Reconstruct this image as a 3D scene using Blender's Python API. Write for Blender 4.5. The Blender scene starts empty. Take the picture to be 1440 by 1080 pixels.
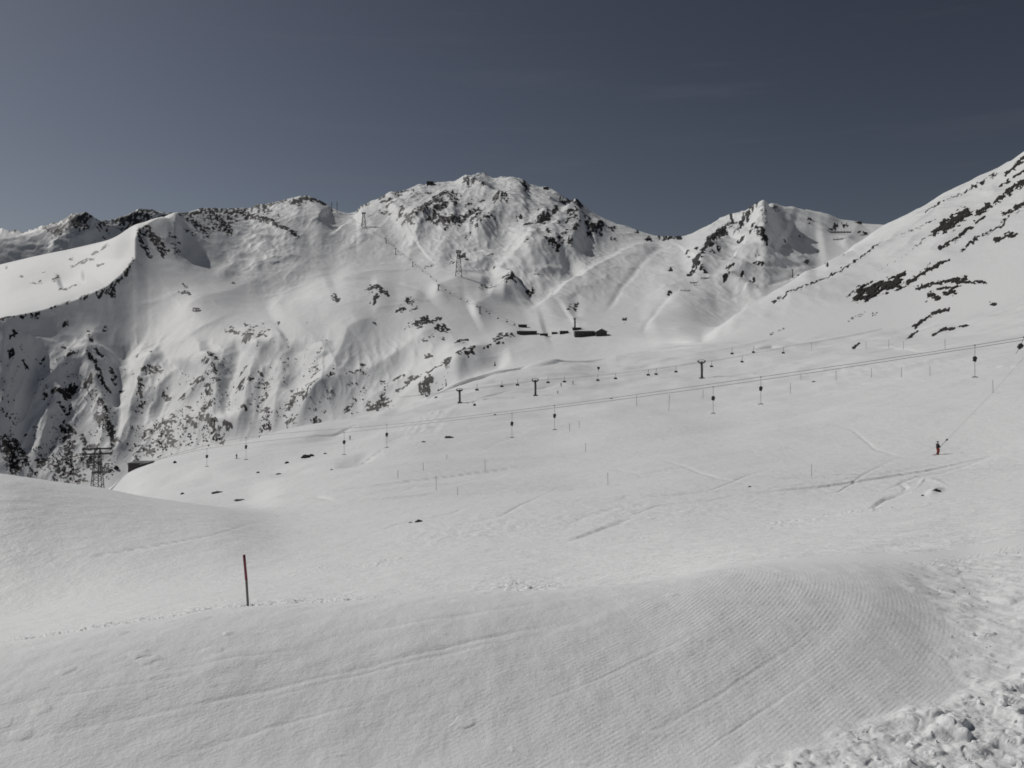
import bpy, math, random
import numpy as np
from mathutils import Vector, Matrix

F, PX0, HOR = 1120.0, 720.0, 480.0          # focal length, centre column, eye level (photo pixels)
scene = bpy.context.scene
COL = scene.collection
rng = np.random.default_rng(7)
random.seed(7)

# ------------------------------------------------------------------ noise
_perm = np.random.default_rng(11).permutation(4096)
_ang = np.random.default_rng(12).random(4096) * 2 * np.pi
_GX, _GY = np.cos(_ang), np.sin(_ang)
_RX = np.random.default_rng(13).random(4096)
_RY = np.random.default_rng(14).random(4096)

def _h(ix, iy, seed):
    return _perm[(_perm[(ix + seed * 57) & 4095] + iy) & 4095]

def perlin(x, y, seed=0):
    ix = np.floor(x).astype(np.int64); iy = np.floor(y).astype(np.int64)
    fx = x - ix; fy = y - iy
    u = fx * fx * fx * (fx * (fx * 6 - 15) + 10); v = fy * fy * fy * (fy * (fy * 6 - 15) + 10)
    def g(dx, dy):
        k = _h(ix + dx, iy + dy, seed)
        return _GX[k] * (fx - dx) + _GY[k] * (fy - dy)
    a = g(0, 0); b = g(1, 0); c = g(0, 1); d = g(1, 1)
    return 1.5 * ((a * (1 - u) + b * u) * (1 - v) + (c * (1 - u) + d * u) * v)

def fbm(x, y, octv=4, seed=0, gain=0.5, lac=2.03):
    s = np.zeros_like(x); a = 1.0; f = 1.0
    for o in range(octv):
        s += a * perlin(x * f, y * f, seed + o); a *= gain; f *= lac
    return s

def ridged(x, y, octv=4, seed=0, gain=0.5, lac=2.07):
    s = np.zeros_like(x); a = 1.0; f = 1.0; w = 1.0
    for o in range(octv):
        n = 1 - np.abs(perlin(x * f, y * f, seed + o)) * 1.6
        n = np.clip(n, 0, 1) ** 2 * w
        w = np.clip(n * 1.8, 0, 1)
        s += a * n; a *= gain; f *= lac
    return s

def worley(x, y, seed=0):
    ix = np.floor(x).astype(np.int64); iy = np.floor(y).astype(np.int64)
    d1 = np.full(x.shape, 9.0); d2 = np.full(x.shape, 9.0); cid = np.zeros(x.shape)
    for dx in (-1, 0, 1):
        for dy in (-1, 0, 1):
            k = _h(ix + dx, iy + dy, seed)
            d = (ix + dx + _RX[k] - x) ** 2 + (iy + dy + _RY[k] - y) ** 2
            m = d < d1
            d2 = np.where(m, d1, np.minimum(d2, d))
            cid = np.where(m, _RX[(k * 7 + 3) & 4095], cid); d1 = np.where(m, d, d1)
    return np.sqrt(d1), cid, np.sqrt(d2)

def sstep(a, b, x):
    t = np.clip((x - a) / (b - a), 0, 1)
    return t * t * (3 - 2 * t)

# ------------------------------------------------------------------ the land as a loft of terrain lines
# every line: column -> (row as seen from the stand point, distance in metres)
def pchip1(xs, ys, q):
    xs = np.asarray(xs, float); ys = np.asarray(ys, float)
    h = np.diff(xs); d = np.diff(ys) / h
    m = np.zeros_like(ys); m[0] = d[0]; m[-1] = d[-1]
    for i in range(1, len(xs) - 1):
        if d[i - 1] * d[i] > 0:
            w1 = 2 * h[i] + h[i - 1]; w2 = h[i] + 2 * h[i - 1]
            m[i] = (w1 + w2) / (w1 / d[i - 1] + w2 / d[i])
    i = np.clip(np.searchsorted(xs, q) - 1, 0, len(xs) - 2)
    t = np.clip((q - xs[i]) / h[i], 0, 1)
    return ((1 + 2 * t) * (1 - t) ** 2 * ys[i] + t * (1 - t) ** 2 * h[i] * m[i]
            + t * t * (3 - 2 * t) * ys[i + 1] + t * t * (t - 1) * h[i] * m[i + 1])

LINES = [
 # 0 under the feet
 [(-300,1700,1.5),(720,1700,1.5),(1740,1700,1.5)],
 # 1 bottom of the frame
 [(-300,1115,2.8),(0,1104,2.95),(347,1100,3.05),(720,1095,3.15),(1100,1090,3.25),(1440,1085,3.3),(1740,1075,3.35)],
 # 2 edge of the groomed piste
 [(-300,940,4.1),(0,905,4.45),(170,880,4.75),(347,855,5.2),(480,847,5.45),(640,834,5.8),(800,829,6.1),(930,815,6.7),(1020,800,7.2),(1100,795,7.5),(1200,793,7.8),(1290,795,8.2),(1350,790,8.8),(1440,770,9.6),(1740,720,11)],
 # 3 hollow behind the edge
 [(-300,940.5,20.5),(0,905.5,20),(170,880,19.2),(347,854.5,18.2),(480,847,17.4),(640,834.5,16.5),(800,829.5,15.3),(930,814.5,13.2),(1020,796,11.2),(1100,786.5,10.3),(1200,780.5,10.0),(1290,778,10.0),(1350,772,10.6),(1440,752,11.7),(1740,712,15)],
 # 4 upper edge of the lower track
 [(-300,900,46),(0,866,46),(200,831,45),(347,811,44.5),(480,797,43.5),(640,778,42.5),(780,768,41),(960,748,40),(1100,736,39),(1220,719,39),(1440,690,41),(1740,640,43)],
 # 5 snow hump on the left, open slope elsewhere
 [(-300,640,80),(0,665,84),(107,679,94),(145,685,98),(195,695,102),(270,707,106),(345,719,106),(480,735,86),(640,728,76),(800,720,72),(960,711,71),(1220,690,77),(1440,662,83),(1740,600,84)],
 # 6 hollow behind the hump / ground below the drag lift
 [(-300,720,180),(0,745,180),(107,728,180),(145,722,178),(195,711,172),(270,714,150),(345,713,146),(400,706,132),(544,692,123),(780,688,113),(1003,671,107),(1318,645,107),(1440,626,105),(1740,545,100)],
 # 7 chair lift slope
 [(-300,740,240),(0,760,240),(107,730,240),(140,722,240),(200,692,225),(300,667,225),(400,645,240),(560,600,310),(647,567,395),(752,557,400),(850,546,410),(987,533,410),(1100,521,380),(1250,511,310),(1440,497,240),(1740,420,205)],
 # 8 upper edge of the near slope
 [(-300,745,360),(0,725,350),(107,706,330),(150,689,310),(180,664,300),(200,656,300),(250,641,310),(300,631,320),(400,606,360),(500,586,420),(560,576,460),(612,553,500),(647,538,520),(720,517,560),(790,506,600),(830,507,620),(870,502,640),(900,496,640),(940,490,620),(985,487,580),(1100,480,520),(1250,470,460),(1440,438,420),(1740,310,400)],
 # 9 ravine behind it / foot of the right slope
 [(-300,800,720),(0,780,730),(150,740,720),(300,690,760),(400,660,780),(500,628,780),(560,608,780),(612,578,770),(647,556,740),(720,523,740),(790,509,740),(830,506,740),(870,499.5,740),(900,493,735),(940,486,710),(985,483,630),(1010,479,605),(1100,468,565),(1250,453,510),(1440,408,470),(1740,270,450)],
 # 10 shoulder of the mountain / crest of the right slope
 [(-300,560,900),(-120,510,930),(0,485,1000),(60,468,1090),(110,450,1180),(150,430,1260),(190,397,1370),(210,412,1330),(230,427,1285),(270,448,1195),(330,456,1140),(400,451,1110),(500,438,1085),(560,441,1060),(640,465,960),(700,475,930),(760,472,930),(850,472,890),(940,478,760),(985,480,660),(1010,464,655),(1050,437,680),(1080,420,700),(1110,404,720),(1150,382,760),(1200,350,820),(1262,312,890),(1330,274,930),(1365,257,950),(1400,239,970),(1440,214,990),(1740,40,1050)],
 # 11 upper bench / hollow behind the right crest
 [(-300,500,1250),(0,430,1350),(100,398,1450),(160,372,1490),(192,352,1500),(205,358,1495),(250,376,1470),(300,400,1440),(350,420,1420),(400,425,1430),(450,402,1560),(500,376,1700),(560,376,1700),(645,389,1500),(700,415,1400),(760,440,1250),(850,440,1230),(900,439,1200),(960,448,1080),(1010,460,1050),(1050,441,1130),(1100,414,1230),(1150,394,1340),(1200,364,1480),(1262,335,1650),(1440,290,1850),(1740,180,2000)],
 # 12 skyline
 [(-300,440,1650),(-120,402,1680),(0,372,1700),(60,358,1700),(120,345,1700),(180,329,1700),(220,310,1690),(232,303,1688),(245,297,1690),(252,295,1750),(258,296,1810),(300,295,2080),(345,293,2380),(370,289,2420),(400,281,2460),(425,276,2500),(445,279,2520),(470,294,2500),(490,301,2500),(500,300,2500),(507,292,2520),(520,286,2580),(560,271,2650),(600,259,2700),(640,256,2760),(660,250,2800),(680,247,2820),(700,252,2800),(735,256,2780),(745,263,2760),(770,268,2740),(800,281,2700),(830,298,2650),(860,312,2600),(900,326,2420),(930,333,2280),(955,333,2200),(985,323,2170),(1020,309,2150),(1050,298,2140),(1066,288,2140),(1075,281,2140),(1084,284,2160),(1100,290,2210),(1140,297,2320),(1180,307,2380),(1215,314,2400),(1262,316,2380),(1330,310,2300),(1440,260,2300),(1740,140,2400)],
 # 13 behind the skyline
 [(-300,500,3000),(0,430,4350),(245,400,5750),(345,400,5400),(425,400,4400),(680,400,4000),(930,420,3600),(1075,400,3200),(1262,400,3200),(1740,300,3200)],
 # 14 distant range
 [(-300,338,3600),(-100,330,4700),(0,327,5200),(40,323,5450),(62,318,5600),(85,308,5750),(100,302,5850),(118,303,5950),(130,306,6050),(150,309,6200),(180,302,6400),(197,295,6500),(215,299,6600),(240,302,6800),(270,312,6900),(330,335,6500),(500,370,5000),(930,400,5000),(1262,400,5000),(1740,400,5000)],
 # 15 end of the land
 [(-300,470,9000),(1740,470,9000)],
]
ROWS = [90, 300, 16, 90, 70, 60, 60, 90, 40, 230, 130, 190, 16, 70, 10]
DPX = 1.5
px = np.arange(-300, 1740.01, DPX)
NC = len(px)
K = len(LINES)
Wn = np.zeros((K, NC)); Tn = np.zeros((K, NC))
for k, L in enumerate(LINES):
    xs = [p[0] for p in L]
    py_ = pchip1(xs, [p[1] for p in L], px)
    Y_ = np.exp(pchip1(xs, np.log([p[2] for p in L]), px))
    if k in (5, 6, 7, 9, 10, 11, 13):          # soft lines: blur a little along the columns
        ker = np.exp(-np.linspace(-2, 2, 13) ** 2); ker /= ker.sum()
        lY = np.log(Y_)
        Y_ = np.exp(np.convolve(np.pad(lY, 6, mode='edge'), ker, 'valid'))
        if k in (6, 7, 9, 11):
            py_ = np.convolve(np.pad(py_, 6, mode='edge'), ker, 'valid')
    Wn[k] = -1.0 / Y_; Tn[k] = (HOR - py_) / F
for k in range(1, K):                          # distances must grow outwards
    Wn[k] = np.maximum(Wn[k], Wn[k - 1] * 0.985)
dW = np.diff(Wn, axis=0); D = np.diff(Tn, axis=0) / dW
M = np.zeros_like(Tn); M[0] = D[0]; M[-1] = D[-1]
for k in range(1, K - 1):
    w1 = 2 * dW[k] + dW[k - 1]; w2 = dW[k] + 2 * dW[k - 1]
    ok = D[k - 1] * D[k] > 0
    with np.errstate(divide='ignore', invalid='ignore'):
        M[k] = np.where(ok, (w1 + w2) / (w1 / D[k - 1] + w2 / D[k]), 0.0)
ker = np.exp(-np.linspace(-2, 2, 61) ** 2); ker /= ker.sum()
for k in (4, 5, 6, 7, 8, 9, 10, 11):
    M[k] = np.convolve(np.pad(M[k], 30, mode='edge'), ker, 'valid')
rows_w, rows_t, rows_k = [], [], []
ROW_START = []
for k in range(K - 1):
    ROW_START.append(sum(ROWS[:k]))
    n = ROWS[k]
    for j in range(n + (1 if k == K - 2 else 0)):
        t = j / n
        H = dW[k]
        rows_w.append(Wn[k] + t * H)
        rows_t.append((1 + 2 * t) * (1 - t) ** 2 * Tn[k] + t * (1 - t) ** 2 * H * M[k]
                      + t * t * (3 - 2 * t) * Tn[k + 1] + t * t * (t - 1) * H * M[k + 1])
        rows_k.append(np.full(NC, k + t))
ROW_START.append(sum(ROWS))
Wg = np.array(rows_w); Tg = np.array(rows_t); Kg = np.array(rows_k)
NR = Wg.shape[0]
Yg = -1.0 / Wg
PXg = np.broadcast_to(px, Yg.shape).copy()
Xg = (PXg - PX0) / F * Yg
Hg = Tg * Yg
PYg = HOR - F * Tg
Y = Yg; X = Xg

# ------------------------------------------------------------------ strokes: ridges, gullies, tracks, rock bands
def stroke_dist(pts, w, r0, r1, warp=None):
    """distance (px) of grid points in rows r0..r1 to a polyline given in view degrees-of-sight units; returns slice + signed distance"""
    xs = [p[0] for p in pts]
    c0 = max(0, int((min(xs) - 3.2 * w - px[0]) / DPX)); c1 = min(NC, int((max(xs) + 3.2 * w - px[0]) / DPX) + 2)
    sl = (slice(r0, r1), slice(c0, c1))
    qx = PXg[sl]; qy = PYg[sl]
    if warp is not None: qx = qx + warp[0][sl]; qy = qy + warp[1][sl]
    best = np.full(qx.shape, 1e9); side = np.zeros(qx.shape); along = np.zeros(qx.shape)
    L = 0.0
    tot = sum(math.hypot(b[0] - a[0], b[1] - a[1]) for a, b in zip(pts, pts[1:])) + 1e-6
    for a, b in zip(pts, pts[1:]):
        dx, dy = b[0] - a[0], b[1] - a[1]; l2 = dx * dx + dy * dy + 1e-9
        t = np.clip(((qx - a[0]) * dx + (qy - a[1]) * dy) / l2, 0, 1)
        d = np.hypot(qx - a[0] - t * dx, qy - a[1] - t * dy)
        m = d < best
        best = np.where(m, d, best)
        side = np.where(m, (qx - a[0]) * dy - (qy - a[1]) * dx, side)
        along = np.where(m, (L + t * math.sqrt(l2)) / tot, along)
        L += math.sqrt(l2)
    return sl, best, np.sign(side), along

DH = np.zeros_like(Hg)
def ridge(pts, w, a, kmin=9, kmax=13, taper=True, sharp=1.0, wr=None):
    if a > 0 and kmin == 9 and sharp == 1.0: sharp = 0.72
    """a: metres; w: width left of the line when walking it (image px); wr: width on the other side"""
    r0, r1 = ROW_START[kmin], ROW_START[kmax]
    sl, d, s, al = stroke_dist(pts, max(w, wr or w), r0, r1)
    ww = np.where(s > 0, w, wr or w)
    v = a * np.exp(-(d / ww) ** (2 * sharp))
    if taper:
        v = v * (sstep(0, 0.15, al) * sstep(1.0, 0.8, al) if taper is True else np.sin(np.pi * al) ** 1.5)
    DH[sl] += v

ROCK = np.zeros_like(Hg)
WARP = (2.6 * perlin(PXg / 9, PYg / 9, 600) + 2.2 * perlin(PXg / 3.7, PYg / 3.7, 601), 2.2 * perlin(PXg / 9, PYg / 9, 602) + 1.8 * perlin(PXg / 3.7, PYg / 3.7, 603))
def rock(pts, w, v=1.0, kmin=9, kmax=13):
    r0, r1 = ROW_START[kmin], ROW_START[kmax]
    w = w * 1.18 + 0.35
    sl, d, s, al = stroke_dist(pts, w, r0, r1, WARP)
    ROCK[sl] = np.maximum(ROCK[sl], v * np.exp(-(d / w) ** 2))
# ------------------------------------------------------------------ relief of the mountains
def P(s):
    return [tuple(float(v) for v in p.split(',')) for p in s.split()]

# (line, width right of the walk direction, height m, other width)
for s, w, a, wr in [
    # crest of the bright ridge on the left and its brow
    ("258,292 245,297 237,320 196,347 190,362 190,390 176,408 150,432 110,452 60,470 0,488 -80,510", 30, 34, 60),
    ("258,293 300,295 345,303 380,313 415,331 432,334", 10, 12, 14),
    ("345,294 400,283 432,279 450,300 455,330", 16, 16, 16),
    # spurs of the lower face
    ("150,470 126,492 122,520 135,550 150,585 158,650", 30, 16, 16),
    ("126,492 95,520 60,545 35,580", 16, 10, 26),
    ("90,545 70,585 58,620 50,650", 10, 9, 16),
    ("232,500 205,520 197,540 186,572 175,610 160,655", 16, 14, 12),
    ("300,490 282,497 240,530 215,560 195,590", 22, 10, 16),
    ("282,497 300,530 310,570 318,620", 26, 14, 18),
    ("362,475 358,500 350,540 338,590 330,620", 18, 12, 12),
    ("400,470 372,488 350,500", 12, 6, 12),
    ("398,500 396,535 388,560 381,610", 12, 6, 12),
    ("452,485 455,510", 10, 5, 10),
    ("530,445 488,470 483,490 470,520 447,557 420,590 400,615", 14, 10, 20),
    ("620,455 560,500 515,528 462,550 440,562 415,595", 22, 11, 16),
    ("660,480 600,520 545,550 500,575", 20, 8, 14),
    ("690,490 655,505 620,530 580,555 540,585", 14, 7, 12),
    # upper snowfield rolls
    ("560,420 500,410 440,420 380,450", 30, 7, 30),
    ("480,385 420,380 370,395 330,412 290,425 240,440", 22, 9, 22),
    ("385,345 350,352 320,368", 10, 6, 14),
    ("370,372 330,370 316,385 318,400", 12, 6, 12),
    ("470,400 430,415 400,425 375,440", 16, 5, 12),
    ("430,335 470,328 500,330 560,330", 20, 8, 20),
    ("520,400 570,405 600,418", 10, 4, 14),
    ("690,400 650,395 620,408 605,425", 18, 12, 14),
    ("755,325 740,345 720,365 690,390", 16, 16, 16),
    ("790,340 760,352 735,365", 14, 10, 14),
    ("700,405 690,425 660,440", 18, 9, 16),
    ("725,390 712,405 708,430", 18, 16, 14),
    # main summit
    ("700,252 660,262 632,275 612,300 585,315 565,320 555,345", 24, 26, 22),
    ("740,260 720,275 705,285 690,305 660,330", 20, 18, 18),
    ("775,300 760,310 740,330", 14, 12, 14),
    ("800,282 812,298 815,320 805,345 795,360", 16, 26, 22),
    ("850,312 838,325 828,330", 12, 12, 12),
    ("560,275 530,295 505,318", 20, 14, 20),
    ("640,285 635,300 640,315", 10, 12, 10),
    ("600,262 580,285 545,310", 20, 9, 14),
    # pass and slopes on the right of the valley
    ("930,340 880,360 850,375 800,400 770,425 735,445", 34, 12, 8),
    ("1075,284 1045,310 1020,318 1005,330 1000,350 985,375 965,390", 14, 17, 30),
    ("1075,284 1078,315 1068,335 1082,352", 16, 10, 22),
    ("1075,284 1110,290 1150,298 1185,310", 20, 12, 14),
    ("1210,313 1195,335 1185,350", 12, 5, 12),
    ("1150,372 1100,372 1060,378 1020,395", 20, 8, 20),
    ("1010,420 960,435 900,455", 26, 4, 22),
    # rim of the stream bed in front of the mountain
    ("735,462 700,487 670,500 650,512 620,535 570,562", 10, 7, 18),
]:
    if P(s)[-1][1] > 480 and P(s)[0][1] > 440: a *= 0.75
    ridge(P(s), w, a, wr=wr, sharp=0.5 if s.startswith('258,292') else 1.0)
for s, w, a, wr in [       # gullies and bowls
    ("190,480 165,520 163,560 168,600 165,650", 15, -9, 15),
    ("260,510 240,560 220,600", 14, -7, 14),
    ("345,470 330,520 318,560 312,600", 14, -10, 14),
    ("60,500 40,540 30,600 45,650", 18, -8, 18),
    ("420,480 420,520 415,560", 20, -6, 20),
    ("270,350 300,370 340,350 380,345", 24, -3, 24),
    ("455,300 470,312 480,325", 16, -10, 14),
    ("620,350 660,360 700,350 740,330", 28, -14, 26),
    ("690,395 700,375 720,340", 20, -8, 20),
    ("820,370 800,380 760,400 730,425", 24, -14, 24),
    ("1100,325 1130,340 1160,335", 34, -7, 30),
    ("1040,355 1030,345 1040,330", 18, -9, 18),
    ("800,440 780,455 760,462", 20, -4, 20),
    ("805,415 812,430 808,450", 8, -3, 8),
    ("120,400 105,402 80,410", 10, -7, 10),
    ("720,500 690,512 660,525 610,556 585,565", 9, -7, 9),
]:
    ridge(P(s), w, a, wr=wr)
# piste benches cut into the slopes
for s, w, a in [("480,396 520,395 560,400 600,412", 3, -2.5), ("650,388 672,398 690,406", 3, -2),
                ("935,342 905,372 880,400 850,440", 4, -2.5), ("960,402 930,430 900,470", 4, -1.6),
                ("1010,372 1060,378 1120,378 1160,368", 3, -2.0), ("1080,400 1110,393 1125,385", 2.5, -2.0)]:
    ridge(P(s), w, a)

w12 = sstep(11.4, 12.0, Kg) * (1 - sstep(12.0, 12.6, Kg))
kb = np.exp(-np.linspace(-2, 2, 57) ** 2); kb /= kb.sum()
DH -= w12 * np.convolve(np.pad(DH[ROW_START[12]], 28, mode='edge'), kb, 'valid')[None, :]
# relief noise, stretched down the fall line
far = sstep(9.15, 9.6, Kg) * (1 - sstep(12.2, 13.0, Kg))
rightslope = sstep(985, 1040, PXg) * (1 - sstep(10.2, 10.8, Kg))
sX, sY = X, Y
warp = fbm(sX / 180, sY / 180, 3, 40) * 40
big = ridged((sX + warp) / 260, (sY - warp) / 420, 5, 3, 0.5) - 0.6
mid_ = fbm(sX / 55, sY / 110, 4, 21)
fine = ridged((sX + sY * 0.25) / 22, sY / 60, 4, 31) - 0.6
lower = sstep(455, 520, PYg) * (1 - sstep(560, 700, PXg)) * sstep(9.2, 9.5, Kg) * (1 - sstep(10.6, 11.2, Kg))
upper = sstep(10.9, 11.5, Kg) * (1 - sstep(12.0, 12.6, Kg))
summ = 0.15 + 0.85 * np.clip(np.exp(-((PXg - 680) / 150) ** 2) + np.exp(-((PXg - 1060) / 60) ** 2) + 0.5 * np.exp(-((PXg - 380) / 60) ** 2), 0, 1)
flank = sstep(250, 200, PXg) * sstep(9.95, 10.3, Kg)
DH += far * (1 - rightslope) * (1 - 0.85 * flank) * (big * (2.0 + 11 * upper * summ + 3 * lower) + mid_ * (0.6 + 3.0 * upper * summ + 0.8 * lower) + fine * (0.10 + 1.1 * lower + 1.9 * upper * summ))
DH += far * rightslope * (big * 4 + mid_ * 2.0 + fine * 0.35)

# distant range: rough
dr = sstep(13.2, 13.5, Kg)
DH += dr * ((ridged(X / 500, Y / 900, 6, 60, 0.55) - 0.7) * 38 + fbm(X / 90, Y / 160, 4, 65) * 9)

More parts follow.
